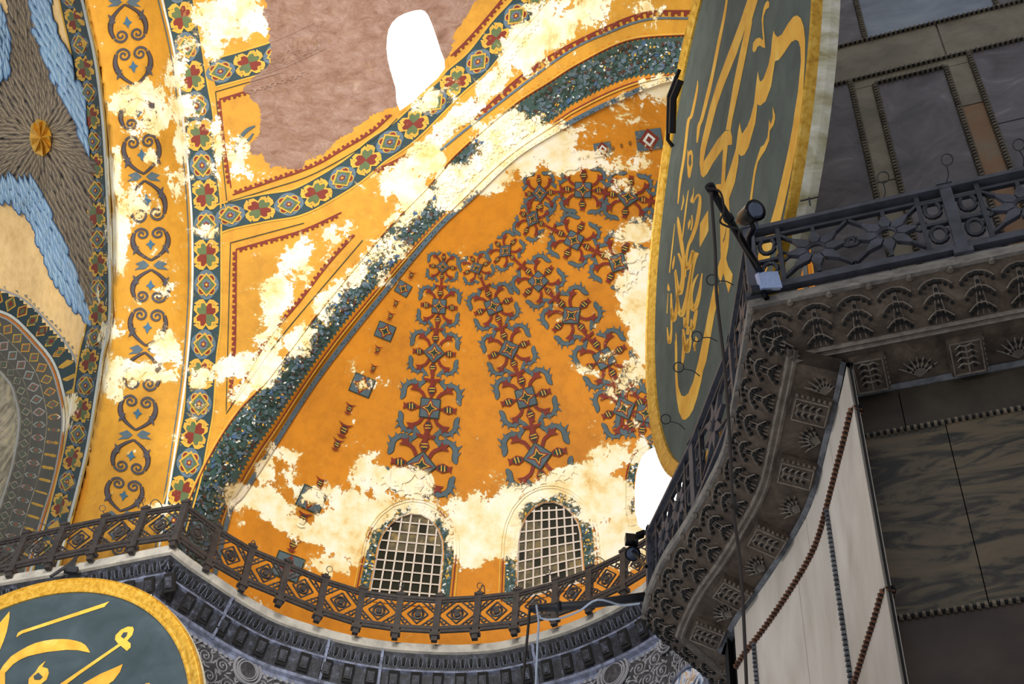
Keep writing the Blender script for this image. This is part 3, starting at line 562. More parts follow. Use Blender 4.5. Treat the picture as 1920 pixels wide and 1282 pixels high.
p.build('painted_diamond_chain', conch, attrs=True)
# borders round the conch windows
p = Paint(t_conch)
for W_, wd in ((WIN1, 17), (WIN2, 20)):
    c = W_.mean(0); n = len(W_); Cc = resample(W_, 70); N = normals2(Cc); sg = 1 if ((Cc[30] + N[30] * 5 - c) ** 2).sum() > ((Cc[30] - c) ** 2).sum() else -1
    C1 = Cc + N * sg * (wd / 2 + 2); p.line(C1, wd, GRNB, 2)
    for k in range(260):
        s = rng.random() * plen(C1); q, t, nn = along(C1, s); q = q + nn * rng.uniform(-.45, .45) * wd; a = rng.random() * 6.28; t = np.array([math.cos(a), math.sin(a)]); nn = np.array([-t[1], t[0]]); l = rng.uniform(2, 5)
        p.poly([q - t * l, q - nn * l * .5, q + t * l, q + nn * l * .5], (DGR, TEAL, YEL, WHT, LBL, DGR)[k % 6], 3)
    for o_, m, w_ in ((wd + 7, RED, 2.2), (wd + 12, YEL, 2.5)): p.line(Cc + N * sg * o_, w_, m, 3)
Cc = resample(np.vstack([WIN3[:12]]), 40); C1 = Cc + np.array([-9, 0]); p.line(C1, 13, GRNB, 2); p.line(C1 - np.array([10, 0]), 2.5, RED, 3)
for k in range(90):
    q, t, nn = along(C1, rng.random() * plen(C1)); q = q + nn * rng.uniform(-6, 6); p.poly(q + np.array([(-3, 0), (0, -2.4), (3, 0), (0, 2.4)]), (DGR, TEAL, WHT, YEL)[k % 4], 3)
p.build('painted_window_border', conch, attrs=True)
# ------------------------------------------------------------------ windows
def reveal(b, W_, tf, d0, d1, mat, lip=0, lipmat=None):
    c = W_.mean(0); n = len(W_); r = rays(W_); t = tf(W_)
    A = EYE + r * (t - .02)[:, None]; out = c + (W_ - c) * 1.0; Bk = EYE + rays(out) * (tf(W_) + d1)[:, None]
    b.add(np.vstack([A, Bk]), [(i, (i + 1) % n, n + (i + 1) % n, n + i) for i in range(n)], mat)
    if lip:
        v = W_ - c; O = W_ + v / np.linalg.norm(v, axis=1)[:, None] * lip; O3 = EYE + rays(O) * (tf(O) - .018)[:, None]
        b.add(np.vstack([A, O3]), [(i, n + i, n + (i + 1) % n, (i + 1) % n) for i in range(n)], lipmat or mat)
def win_plain(name, W_, tf, lipmat, label):
    root = MB(); reveal(root, W_, tf, 0, .35, lipmat, 7, lipmat); ro = root.build(name, attrs=True, kind='structure', label=label)
    g = MB(); O = W_.mean(0) + (W_ - W_.mean(0)) * 1.02; P = EYE + rays(O) * (tf(O) + .33)[:, None]; g.add(P, [tuple(range(len(P)))[::-1]], SKYL); g.build('pane', ro)
    return ro
win_plain('window_3', WIN3, t_conch, GOLDC, 'glaring white window of the conch half hidden by the near balustrade')
win_plain('window_4', WIN4, t_semi, GOLD, 'glaring white arched window in the bare brick patch of the semidome')
def win_lattice(name, W_, F, nu, nv, frost, label):
    root = MB(); reveal(root, W_, t_conch, 0, .12, GOLDC, 7, GOLDC); ro = root.build(name, attrs=True, kind='structure', label=label)
    def S(px, off): px = np.atleast_2d(px); return EYE + rays(px) * (t_conch(px) + off)[:, None]
    us = np.linspace(0, 1, nu + 1); vs_ = np.linspace(0, 1, nv + 1)
    for i in range(nu):
        for j in range(nv):
            q = np.array([F(us[i], vs_[j]), F(us[i + 1], vs_[j]), F(us[i + 1], vs_[j + 1]), F(us[i], vs_[j + 1])])
            if not (inpoly(q * .8 + q.mean(0) * .2, W_).any()): continue
            g = MB(); V = S(q, .10); g.add(np.vstack([V, S(q, .13)]), [(3, 2, 1, 0), (4, 5, 6, 7), (0, 1, 5, 4), (2, 3, 7, 6)], GLASSF if frost(us[i], vs_[j]) else GLASSD); g.build('pane', ro)
    def clip(L):
        m = inpoly(L, W_); return L[m] if m.sum() > 2 else None
    for k, u in enumerate(us):
        L = clip(np.array([F(u if 0 < k < nu else (.012 if k == 0 else .988), v) for v in np.linspace(0, 1, 50)]))
        if L is None: continue
        g = MB(); g.tube(S(L[::3] if len(L) > 6 else L, .07), .026, LATT, 4); g.build('lattice_bar', ro)
    for k, v in enumerate(vs_):
        L = clip(np.array([F(u, min(max(v, .01), .99)) for u in np.linspace(0, 1, 50)]))
        if L is None: continue
        g = MB(); g.tube(S(L[::3] if len(L) > 6 else L, .06), .024, LATT, 4); g.build('lattice_bar', ro)
    g = MB(); g.tube(S(np.vstack([W_]), .04), .03, LATT, 5, closed=True); g.build('window_frame', ro)
win_lattice('window_1', WIN1, F1, 7, 9, lambda u, v: (v > .55 and .05 < u and rng.random() < .75) or v > .86, 'left arched conch window, white lattice over mostly dark panes')
win_lattice('window_2', WIN2, F2, 8, 10, lambda u, v: (u < .45 and v < .75 or v < .45) and rng.random() < .8, 'right arched conch window, white lattice with ochre smeared panes')
# ------------------------------------------------------------------ seraph: painted wings on the pendentive and a gilt star cover
p = Paint(t_pend, .05)
BR = [(14, -40), (50, -40), (68, 60), (80, 120), (105, 165), (125, 215), (150, 262), (172, 310), (176, 420), (179, 500), (176, 560), (170, 606), (160, 560), (130, 480), (105, 430), (88, 390), (68, 345), (50, 330), (-20, 335), (-20, 150), (10, 120), (16, 60)]
BL1 = [(48, -40), (86, -40), (98, 30), (108, 62), (122, 92), (134, 118), (140, 158), (160, 175), (164, 240), (166, 290), (140, 230), (110, 170), (82, 118), (66, 60)]
BL2 = [(-20, 10), (6, 22), (16, 60), (18, 110), (8, 135), (-20, 170)]
BL3 = [(-20, 332), (60, 335), (92, 392), (108, 430), (132, 482), (160, 560), (168, 602), (150, 590), (112, 540), (84, 490), (64, 430), (40, 392), (10, 370), (-20, 360)]
def feathers(poly, mats, dirf, sp, ln, wd, seed):
    r = np.random.default_rng(seed); P = np.array(poly, float); x0, y0 = P.min(0); x1, y1 = P.max(0); pts = []
    for j, y in enumerate(np.arange(y0, y1, sp * .82)):
        for x in np.arange(x0, x1, sp):
            q = np.array([x + (j % 2) * sp * .5, y]) + r.normal(0, 1.2, 2)
            if inpoly(q[None], P)[0]: pts.append(q)
    cen_ = np.array((76, 258.)); pts.sort(key=lambda q: -np.hypot(*(q - cen_)))
    p.area(poly, mats[1], 1)
    for i, q in enumerate(pts):
        t = dirf(q) + r.normal(0, .08, 2); t /= np.linalg.norm(t); n = np.array([-t[1], t[0]]); l = ln * r.uniform(.85, 1.2); ly = 2 + 6.0 * i / len(pts)
        sh = lambda f, g: [q - t * l * .5 * f, q - n * wd * .42 * g, q + t * l * .25 - n * wd * .5 * g, q + t * l * .46 * f - n * wd * .25 * g, q + t * l * .52 * f, q + t * l * .46 * f + n * wd * .25 * g, q + t * l * .25 + n * wd * .5 * g, q + n * wd * .42 * g]
        p.poly(sh(1.1, 1.2), mats[1], ly); p.poly(sh(.92, .8), mats[0], ly + .6); p.poly([q - t * l * .4, q - n * wd * .13, q + t * l * .34, q + n * wd * .13], mats[2], ly + 1.1)
CN = np.array((76, 258.))
def rad(q):
    v = q - CN; v = v / (np.linalg.norm(v) + 1e-6); return v
def dbr(q): v = rad(q); return v * .75 + (np.array((-.3, -1)) if q[1] < 200 else np.array((.3, .9)) if q[1] > 330 else np.array((0, 0.)))
feathers(BL2, (FL1, FLD, FL2), lambda q: np.array((.1, 1.)), 11, 38, 10, 1)
feathers(BL1, (FL1, FLD, FL2), lambda q: np.array((-.35, -1.)), 11, 32, 11, 2)
feathers(BL3, (FL1, FLD, FL2), lambda q: np.array((.25, 1.)), 10.5, 32, 10.5, 3)
feathers(BR, (FB1, FBD, FB2), dbr, 9.5, 27, 9, 4)
p.build('painted_seraph_wings', pend, attrs=True)
b = MB(); c = on_plane(76, 258, EYE + rays((76, 258))[0] * (t_pend((76, 258))[0] - .18), rays((76, 258))[0]); d0 = EYE + rays((76, 258))[0] * (t_pend((76, 258))[0] - .02)
def starpt(x, y, off): return EYE + rays((x, y))[0] * (t_pend((x, y))[0] - off - .45)
a0 = math.radians(-8); ring = []; mid = []
for k in range(16):
    q = k * math.pi / 8; rr = 1 if k % 2 == 0 else .93; x, y = 21 * math.cos(q) * rr, 36 * math.sin(q) * rr
    ring.append(starpt(76 + x * math.cos(a0) - y * math.sin(a0), 258 + x * math.sin(a0) + y * math.cos(a0), .12))
    rr = .78 if k % 2 == 0 else .42; x, y = 21 * math.cos(q) * rr, 36 * math.sin(q) * rr
    mid.append(starpt(76 + x * math.cos(a0) - y * math.sin(a0), 258 + x * math.sin(a0) + y * math.cos(a0), .14 if k % 2 else .62))
V = ring + mid + [starpt(76, 258, .50)]
F = [(i, 16 + i, 16 + (i + 1) % 16, (i + 1) % 16) for i in range(16)] + [(16 + i, 32, 16 + (i + 1) % 16) for i in range(16)]
back = [starpt(76 + 20 * math.cos(k * math.pi / 8), 258 + 34 * math.sin(k * math.pi / 8), .0) for k in range(16)]
b.add(V + back, F + [(33 + i, i, (i + 1) % 16, 33 + (i + 1) % 16) for i in range(16)], LEAF)
b.build('star_cover', label='gilt faceted star cover hiding the face between the brown painted wings', cat='ornament')
# ================================================================== FAR CORNICE, SPANDREL, RAILING
far_px = [(-330, 1138), (-150, 1110), (0, 1080), (150, 1055), (325, 1020)]
arc_px = [(325, 1020), (360, 1048), (400, 1075), (440, 1102), (480, 1127), (520, 1148), (560, 1163), (640, 1186), (730, 1202), (830, 1208), (890, 1207), (950, 1200), (1060, 1170), (1150, 1130), (1205, 1095)]
def xy(P): return np.array([on_z(x, y, HF)[:2] for x, y in P])
FS = xy(far_px); FA = xy(arc_px); FA = resample(catmull(FA, 6), 60)
e_ = FA[-1]; tdir = np.array((.35, -.94)); FA = np.vstack([FA, [e_ + tdir * .8, e_ + tdir * 2.2 + (-.15, 0), e_ + tdir * 4.5 + (-.5, 0)]])
FPATH = np.vstack([resample(FS, 20), FA[1:]])
def mitre(P, side=1):
    t = np.diff(P, axis=0); t /= np.linalg.norm(t, axis=1)[:, None]; n = np.stack([-t[:, 1], t[:, 0]], 1) * side; out = []
    for i in range(len(P)):
        a = n[max(i - 1, 0)]; b_ = n[min(i, len(n) - 1)]; m = a + b_; m = m / (m @ a if abs(m @ a) > .3 else .3); out.append(m)
    return np.array(out)
def sweep(b, P, prof, z0, mat, side=1):
    M = mitre(P, side); V = []; K = len(prof)
    for q, m in zip(P, M):
        for s, z in prof: V.append((*(q + m * s), z0 + z))
    b.add(V, [(i * K + k, i * K + k + 1, (i + 1) * K + k + 1, (i + 1) * K + k) for i in range(len(P) - 1) for k in range(K - 1)], mat)
def at_path(P, s):
    L = np.r_[0, np.cumsum(np.linalg.norm(np.diff(P, axis=0), axis=1))]; q = np.array([np.interp(s, L, P[:, k]) for k in (0, 1)])
    i = min(np.searchsorted(L, s, 'right') - 1, len(P) - 2); i = max(i, 0); t = P[i + 1] - P[i]; t /= np.linalg.norm(t); return q, t
side = 1
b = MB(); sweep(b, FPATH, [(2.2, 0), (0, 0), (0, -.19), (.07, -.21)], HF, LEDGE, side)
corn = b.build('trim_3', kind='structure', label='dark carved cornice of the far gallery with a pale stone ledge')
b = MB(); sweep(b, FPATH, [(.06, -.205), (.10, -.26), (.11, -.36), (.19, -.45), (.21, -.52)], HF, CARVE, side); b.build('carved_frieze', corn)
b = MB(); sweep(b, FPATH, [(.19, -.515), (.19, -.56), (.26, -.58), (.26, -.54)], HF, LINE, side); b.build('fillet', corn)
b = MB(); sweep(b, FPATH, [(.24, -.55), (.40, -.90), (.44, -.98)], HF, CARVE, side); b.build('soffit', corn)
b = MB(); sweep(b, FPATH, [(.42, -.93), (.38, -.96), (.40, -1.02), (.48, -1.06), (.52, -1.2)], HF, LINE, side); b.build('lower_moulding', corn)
# carved leaves, in one stuff part, and each modillion as a part
Ltot = plen(FPATH); leaf = MB(); r = np.random.default_rng(3)
s = .1
while s < Ltot - .1:
    q, t = at_path(FPATH, s); n = np.array([-t[1], t[0]]) * side; t3 = np.array([*t, 0]); n3 = np.array([*n, 0])
    c = np.array([*q, HF]) + n3 * .125 - np.array([0, 0, .38]); dn = np.array([0, 0, -.10]) + n3 * .06
    for k in (-1, 0, 1): leaf.bar(c - dn * .7 + t3 * k * .02, c + dn * .9 + t3 * k * .055, .014, .03, n3, RLF if k else CARVE)
    leaf.box(c + t3 * .085, t3 * .016, dn * .6, n3 * .03, DARK); s += .17  # near-black block painted as the shaded gap between leaves
leaf.build('carved_leaves', corn, kind='stuff')
s = .25; k = 0
while s < Ltot - .3:
    q, t = at_path(FPATH, s); n = np.array([-t[1], t[0]]) * side; t3 = np.array([*t, 0]); n3 = np.array([*n, 0]); base = np.array([*q, HF])
    m = MB(); o_ = base + n3 * .30 + np.array([0, 0, -.72]); dn = np.array([0, 0, -.17]) + n3 * .08; un = np.cross(t3, dn); un /= np.linalg.norm(un)
    m.box(o_ - un * 0, t3 * .11, dn, un * .05, DARK, .9); m.box(o_ - np.sign(un @ n3) * un * .06, t3 * .075, dn * .6, un * .018, CARVE, .7)  # raised block coloured near-black to imitate a shaded recess
    m.box(o_ - np.sign(un @ n3) * un * .085, t3 * .045, dn * .42, un * .012, CARVE, .7)
    if 2.6 < s < Ltot - 3.5: m.build('modillion', corn)
    else: m.build('modillion', corn)
    s += .44
# pale joints between the cornice blocks
for px in ((457, 1092), (620, 1180), (727, 1202), (1000, 1190)):
    q = on_z(*px, HF)[:2]; i = np.argmin(((FPATH - q) ** 2).sum(1)); t = FPATH[min(i + 1, len(FPATH) - 1)] - FPATH[i]; t /= np.linalg.norm(t); n = np.array([-t[1], t[0]]); n3 = np.array([*n, 0]); t3 = np.array([*t, 0])
    m = MB(); P0 = np.array([*FPATH[i], HF])
    pr = [(.02, -.2), (.07, -.28), (.08, -.37), (.16, -.47), (.18, -.58), (.30, -.80), (.40, -1.04)]
    for a, c in zip(pr[:-1], pr[1:]): m.bar(P0 + n3 * a[0] + (0, 0, a[1]), P0 + n3 * c[0] + (0, 0, c[1]), .055, .03, n3, LINE)
    m.build('joint', corn)
# spandrel wall under the cornice with carved scrolls
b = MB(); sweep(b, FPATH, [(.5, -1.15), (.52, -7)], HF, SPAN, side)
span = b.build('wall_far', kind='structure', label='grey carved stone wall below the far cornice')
rel = MB(); s = .2; row = 0
def spiral(m, c, t3, r0, dirn, turns=1.7, w=.03, mat=SPANL, nrm=None):
    up = np.array([0, 0, 1.]); P = []
    for k in range(22):
        f = k / 21; a = dirn * (f * turns * 2 * math.pi) + 1; rr = r0 * (1 - .8 * f); P.append(c + t3 * rr * math.cos(a) + up * rr * math.sin(a))
    m.tube(P, w / 2, mat, 4)
for row in range(5):
    s = 5.2 + (row % 2) * .19; k = 0
    while s < Ltot - .5:
        q, t = at_path(FPATH, s); n = np.array([-t[1], t[0]]); n3 = np.array([*n, 0]); c = np.array([*q, HF]) + n3 * .50 - (0, 0, 1.38 + row * .36)
        spiral(rel, c, np.array([*t, 0]), .175, 1 if k % 2 else -1); rel.disc(c, n3, .025, .05, SPANL, 6)
        rel.bar(c + np.array([*t, 0]) * .1 + (0, 0, .1), c + np.array([*t, 0]) * .2 + (0, 0, .2), .03, .03, n3, SPANL)
        for q in range(5): a9 = q * 1.257 + k; rel.bar(c + np.array([*t, 0]) * .17 * math.cos(a9) + (0, 0, .17 * math.sin(a9)), c + np.array([*t, 0]) * .225 * math.cos(a9 + .5) + (0, 0, .225 * math.sin(a9 + .5)), .035, .03, n3, SPANL)
        s += .39; k += 1
rel.build('carved_scrolls', span, kind='stuff')
rel = MB()
for row in (0,):
    s = 5.0
    while s < Ltot - .3:
        q, t = at_path(FPATH, s); n3 = np.array([-t[1], t[0], 0]); c = np.array([*q, HF]) + n3 * .49 - (0, 0, 1.16); rel.disc(c, n3, .04, .05, SPANL, 6); s += .12
rel.build('bead_row', span, kind='stuff')
def span_hit(px):
    best = None; Pw = FPATH + mitre(FPATH) * .5
    for i in range(len(Pw) - 1):
        t = Pw[i + 1] - Pw[i]; L = np.linalg.norm(t); t = t / L; n = np.array([-t[1], t[0], 0]); h = on_plane(px[0], px[1], np.array([*Pw[i], 0]), n)
        u = (h[:2] - Pw[i]) @ t
        if -.01 <= u <= L + .01 and h[2] < HF and (h - EYE) @ np.array([0, 1, 0]) > 0 and (best is None or h[1] > best[0][1]): best = (h, np.array([*t, 0]), n)
    return best
for px, rr in (((462, 1258), .30), ((1152, 1265), .36), ((1255, 1190), .36)):
    h = span_hit(px)
    if h is None: continue
    c, t3, n3 = h; m = MB()
    for rad_, th in ((rr, .03), (rr * .78, .022), (rr * .62, .018)): m.tube([c - n3 * .05 + t3 * rad_ * math.cos(a) + np.array([0, 0, rad_ * math.sin(a)]) for a in np.linspace(0, 2 * math.pi, 32, endpoint=False)], th, SPANL, 5, closed=True)
    m.disc(c, n3, rr, .06, SPAN, 24); m.disc(c - n3 * .03, n3, rr * .6, .06, SPAN, 24)
    m.build('carved_medallion', span)
# lower arch under the spandrel at bottom centre-right, patched painted ceiling glimpsed
h = span_hit((1290, 1272))
if h is not None:
    c, t3, n3 = h; c = c - n3 * .12 + np.array([0, 0, -.75]); m = MB(); n = 20
    V = [c + t3 * .78 * math.cos(a) + np.array([0, 0, .78 * math.sin(a)]) for a in np.linspace(0, math.pi, n)]
    m.add(V + [v - n3 * .02 for v in V], [tuple(range(n)), tuple(range(2 * n - 1, n - 1, -1))], stone('patched_blue_mural', [(.38, '2c3444'), (.47, '8fa6c8'), (.53, 'd8d4d8'), (.58, 'b89460'), (.66, '7d90b0')], 3.5, .7, dist=1.2)); m.build('trim_4', attrs=True, kind='structure', label='blue and ochre painted arch head peeping out under the far carved wall')
    m = MB(); m.tube([c + t3 * .84 * math.cos(a) + np.array([0, 0, .84 * math.sin(a)]) for a in np.linspace(0, math.pi, n)], .05, LINE, 6); m.build('arch_moulding', span)
# railing
RH = 1.0
def post_xy(x, y, z): return on_z(x, y, z)[:2]
straight_tops = [(-110, 1042), (-50, 1026), (-12, 1016), (50, 1003), (121, 986), (198, 969), (273, 956), (349, 948)]
straight_tops = [(-185, 1048), (-105, 1033), (-27, 1018), (50, 1003), (121, 987), (198, 971), (273, 957), (349, 945)]
arc_tops = [(349, 945), (409, 990), (473, 1028), (540, 1056), (610, 1085), (680, 1107), (752, 1117), (824, 1121), (898, 1117), (970, 1109), (1043, 1090), (1106, 1067), (1170, 1036), (1224, 1002), (1264, 962), (1292, 915), (1305, 865)]
def railing_far(tops, label, skip_first=False):
    Q = [post_xy(x, y, HF + RH) for x, y in tops]; root = empty('gallery_railing', (*Q[0], HF), label, 'railing', 'iron railings of the far gallery'); Z = np.array([0, 0, 1.])
    for i, q in enumerate(Q):
        if skip_first and i == 0: continue
        t = Q[min(i + 1, len(Q) - 1)] - Q[max(i - 1, 0)]; t /= np.linalg.norm(t); t3 = np.array([*t, 0]); n3 = np.array([-t[1], t[0], 0]); b0 = np.array([*q, HF]); m = MB()
        m.box(b0 + Z * .52, t3 * .068, n3 * .05, Z * .50, IRON); m.box(b0 + Z * .03, t3 * .10, n3 * .08, Z * .04, IRON); m.box(b0 + Z * 1.03, t3 * .085, n3 * .07, Z * .03, IRON)
        m.box(b0 + Z * 1.09, t3 * .06, n3 * .05, Z * .04, IRON, .5); m.box(b0 + Z * -.06, t3 * .06, n3 * .05, Z * .06, IRON, 1)
        for k in (-1, 1): m.tube([b0 + Z * 1.06 + t3 * k * .10, b0 + Z * 1.09 + t3 * k * .07], [.02, .012], IRON, 5)
        m.build('post', root)
    proto = None
    for i in range(len(Q) - 1):
        a, c = Q[i], Q[i + 1]; t = c - a; L = np.linalg.norm(t); t /= L; t3 = np.array([*t, 0]); n3 = np.array([-t[1], t[0], 0]); A = np.array([*a, HF]); B_ = np.array([*c, HF])
        m = MB(); m.bar(A + Z * .95, B_ + Z * .95, .09, .07, Z, IRON); m.bar(A + Z * .89, B_ + Z * .89, .04, .05, Z, IRON); m.build('top_rail', root)
        m = MB(); m.bar(A + Z * .20, B_ + Z * .20, .08, .08, Z, IRON); m.bar(A + Z * .13 + t3 * L * .12, B_ + Z * .13 - t3 * L * .12, .05, .08, Z, IRON); m.build('bottom_rail', root)
        m = MB(); x0, x1, z0, z1 = .06 - L / 2, L / 2 - .06, .22, .87; cz = (z0 + z1) / 2; C0 = (A + B_) / 2 + Z * cz; hx, hz = x1, (z1 - z0) / 2
        def PT(u, v): return C0 + t3 * u * hx + Z * v * hz
        for (u0, v0, u1, v1) in ((-.55, -1, -1, -.4), (.55, -1, 1, -.4), (-.55, 1, -1, .4), (.55, 1, 1, .4), (-1, .15, .0 - .18, 1), (1, .15, .18, 1), (-1, -.15, -.18, -1), (1, -.15, .18, -1), (-.62, 0, 0, .72), (.62, 0, 0, .72), (-.62, 0, 0, -.72), (.62, 0, 0, -.72)):
            m.bar(PT(u0, v0), PT(u1, v1), .026, .034, n3, IRON)
        rr = .115
        m.tube([C0 + t3 * rr * math.cos(q) + Z * rr * math.sin(q) for q in np.linspace(0, 2 * math.pi, 14, endpoint=False)], .03, IRON, 5, closed=True); m.disc(C0, n3, .07, .05, IRON, 10)
        for u, v in ((-.72, .6), (.72, .6), (-.72, -.6), (.72, -.6)):
            cc = PT(u, v); m.tube([cc + t3 * .05 * math.cos(q) + Z * .05 * math.sin(q) for q in np.linspace(0, 2 * math.pi, 8, endpoint=False)], .02, IRON, 4, closed=True)
        m.build('lattice_panel', root)
    return Q
QS = railing_far(straight_tops, 'dark iron lattice railing on the straight ledge at the left edge, above the left roundel')
QA = railing_far(arc_tops, 'long curved iron lattice railing sweeping below the two latticed windows', True)
# wire lamp hooks
def hook_ring(base, h, r, lean, mat, label, grp, th=.008, n_=None):
    base = np.array(base, float); Z = np.array([0, 0, 1.]); lean = np.array(lean, float); top = base + Z * h + lean; u = np.cross(Z, lean if np.linalg.norm(lean) > 1e-3 else np.array([0, 1., 0])); u /= np.linalg.norm(u)
    m = MB(); m.tube([base, base + Z * h * .5 + lean * .3, top], th, mat, 5); ax = np.array([0, .6, .8]) if n_ is None else n_
    e1 = np.cross(ax, (1, 0, 0)); e1 /= np.linalg.norm(e1); e2 = np.cross(ax, e1); c = top + (e1 if e1[2] > 0 else -e1) * r
    m.tube([c + e1 * r * math.cos(q) + e2 * r * math.sin(q) for q in np.linspace(0, 2 * math.pi, 18, endpoint=False)], th, mat, 4, closed=True)
    m.build('lamp_hook', label=label, cat='hook', group=grp)
def hook_px(x0, y0, x1, y1, z, mat, label, grp, r, th):
    A = on_z(x0, y0, z); d = np.linalg.norm(A - EYE); B_ = EYE + rays((x1, y1))[0] * d; m = MB(); f = rays((x1, y1))[0]
    e1 = (B_ - A) / np.linalg.norm(B_ - A); e2 = np.cross(f, e1); e2 /= np.linalg.norm(e2); md = (A + B_) / 2 + e2 * np.linalg.norm(B_ - A) * .12
    m.tube(catmull([A, md, B_], 5), th, mat, 5); c = B_ + e1 * r
    m.tube([c + e1 * r * math.cos(q) + e2 * r * math.sin(q) for q in np.linspace(0, 2 * math.pi, 20, endpoint=False)], th, mat, 4, closed=True)
    m.build('lamp_hook', label=label, cat='hook', group=grp)
def loop_px(pts, z, mat, label, grp, th):
    A = on_z(*pts[0], z); d = np.linalg.norm(A - EYE); m = MB(); P = np.array([EYE + rays(q)[0] * d for q in pts]); m.tube(catmull(P, 5), th, mat, 5); m.build('lamp_hook', label=label, cat='hook', group=grp)
HFT = HF + RH + .1
for pts, lb in (([(278, 962), (283, 942), (292, 936), (301, 943), (307, 958)], 'thin wire loop over the railing left of the corner post'), ([(62, 1000), (67, 984), (76, 980), (86, 986), (92, 996)], 'thin wire loop over the railing near the left edge'),
                ([(465, 1028), (470, 1018), (476, 1013), (480, 1022)], 'small wire loop on the second arc post from the corner'), ([(898, 1120), (903, 1098), (908, 1100), (909, 1120)], 'narrow wire loop on the post between the two latticed windows'), ([(1113, 1067), (1113, 1048), (1122, 1044), (1132, 1050), (1140, 1064)], 'wire loop right of the right latticed window')):
    loop_px(pts, HFT, IROND, lb, 'wire hooks on the far railing', .011)
for (x0, y0, x1, y1, lb) in ((268, 955, 267, 942, 'tiny ring hook left of the large loop by the corner post'), (195, 968, 193, 958, 'tiny ring hook above the golden scroll strip'), (48, 1002, 45, 990, 'tiny ring hook nearest the left edge'), (612, 1083, 616, 1072, 'ring hook below the painted diamond chain'),
                             (752, 1115, 752, 1100, 'ring hook in front of the left latticed window'), (897, 1115, 899, 1103, 'ring hook on the post between the latticed windows'), (970, 1108, 965, 1092, 'ring hook at the left edge of the right latticed window'), (1040, 1088, 1030, 1076, 'ring hook in front of the right latticed window')):
    hook_px(x0, y0, x1, y1, HFT, IROND, lb, 'wire hooks on the far railing', .06, .009)
# ================================================================== ROUNDELS
def roundel(c, az, el, R, board, fw, depth, label, labels, nb):
    c = np.array(c); nn = np.array([math.cos(az) * math.cos(el), math.sin(az) * math.cos(el), math.sin(el)]); e1 = np.cross((0, 0, 1.), nn); e1 /= np.linalg.norm(e1); e2 = np.cross(nn, e1)
    root = empty('calligraphy_roundel', tuple(c), label, 'roundel', 'giant calligraphy roundels'); A = np.linspace(0, 2 * math.pi, 128, endpoint=False)
    def ringpt(r, h): return [c + r * (math.cos(a) * e1 + math.sin(a) * e2) + nn * h for a in A]
    def lathe(prof, mat, name):
        m = MB(); V = []; K = len(prof)
        for r, h in prof: V += ringpt(r, h)
        m.add(V, [(k * 128 + i, k * 128 + (i + 1) % 128, (k + 1) * 128 + (i + 1) % 128, (k + 1) * 128 + i) for k in range(K - 1) for i in range(128)], mat); return m.build(name, root, smooth=False)
    m = MB(); m.add(ringpt(R - fw + .02, .0) + ringpt(R - fw + .02, -.05), [tuple(range(128)), tuple(range(255, 127, -1))], board); m.build('board', root)
    fr = lathe([(R - fw, -.02), (R - fw, .03), (R - fw + .03, .045), (R - fw * .75, .04), (R - fw * .5, .07), (R - fw * .2, .085), (R - fw * .12, .075), (R - .01, .10), (R, .08), (R, -.02)], LEAF, 'gilt_frame'); fr['label'] = 'gilt carved circular frame'
    sd = lathe([(R, -.01), (R + .01, -depth * .5), (R - .0, -depth)], WOOD, 'side_board'); sd['label'] = 'pale weathered wooden edge'
    m = MB(); m.add(ringpt(R, -depth), [tuple(range(127, -1, -1))], WOOD); m.build('back_board', root)
    m = MB(); n = nb
    for k in range(n):
        a = 2 * math.pi * k / n; rd = math.cos(a) * e1 + math.sin(a) * e2; tg = -math.sin(a) * e1 + math.cos(a) * e2; w_ = math.pi * R / n
        o = c + rd * (R - fw * .34) + nn * .078; m.add([o - rd * fw * .14 - tg * w_ * .9, o - rd * fw * .14 + tg * w_ * .2, o + rd * fw * .16 + tg * w_ * .9, o + nn * .07, o + rd * fw * .1 - tg * w_ * .2], [(0, 1, 3), (1, 2, 3), (2, 4, 3), (4, 0, 3)], LEAF)
        o = c + rd * (R - fw * .68) + nn * .055; m.add([o - rd * fw * .09, o + tg * w_ * .6, o + rd * fw * .09, o - tg * w_ * .6, o + nn * .03], [(0, 1, 4), (1, 2, 4), (2, 3, 4), (3, 0, 4)], LEAF)
    m.build('frame_carving', fr, kind='stuff')
    tf = lambda px: t_plane(px, c, nn)
    return root, Paint(tf), nn, e1, e2
r1, P1, n1, _, _ = roundel((-7.937, 21.715, 14.415), -1.935, -.089, 3.75, BOARDL, .27, .12, 'dark green roundel with gold lettering below the straight ledge at lower left', None, 170)
def g(*pts): return [(x / 4.8, 1080 + y / 4.8) for x, y in pts]
for poly in (g((985, 225), (940, 275), (200, 515), (145, 550), (160, 510), (190, 490), (930, 245)),
             g((810, 688), (795, 655), (770, 620), (730, 595), (680, 580), (620, 568), (560, 565), (480, 568), (400, 580), (320, 600), (250, 630), (170, 675), (100, 720), (30, 800), (0, 850), (-20, 900), (-10, 1000), (30, 1080), (60, 1080), (45, 970), (45, 870), (120, 790), (180, 750), (250, 720), (340, 698), (430, 680), (600, 662), (700, 665), (770, 680)),
             g((85, 315), (85, 370), (75, 430), (60, 500), (30, 590), (0, 660), (-60, 760), (-100, 700), (-60, 560), (-20, 440), (40, 370)),
             g((1105, 790), (1080, 860), (1020, 940), (960, 980), (860, 1060), (650, 1180), (500, 1240), (560, 1120), (750, 965), (900, 880), (1040, 820)),
             g((1350, 960), (1330, 1010), (1200, 1100), (1100, 1120), (1310, 965)), g((-100, 900), (-60, 1000), (0, 1200), (100, 1300), (50, 1320), (-80, 1200), (-140, 1000))):
    P1.poly(poly, LETR, 1)
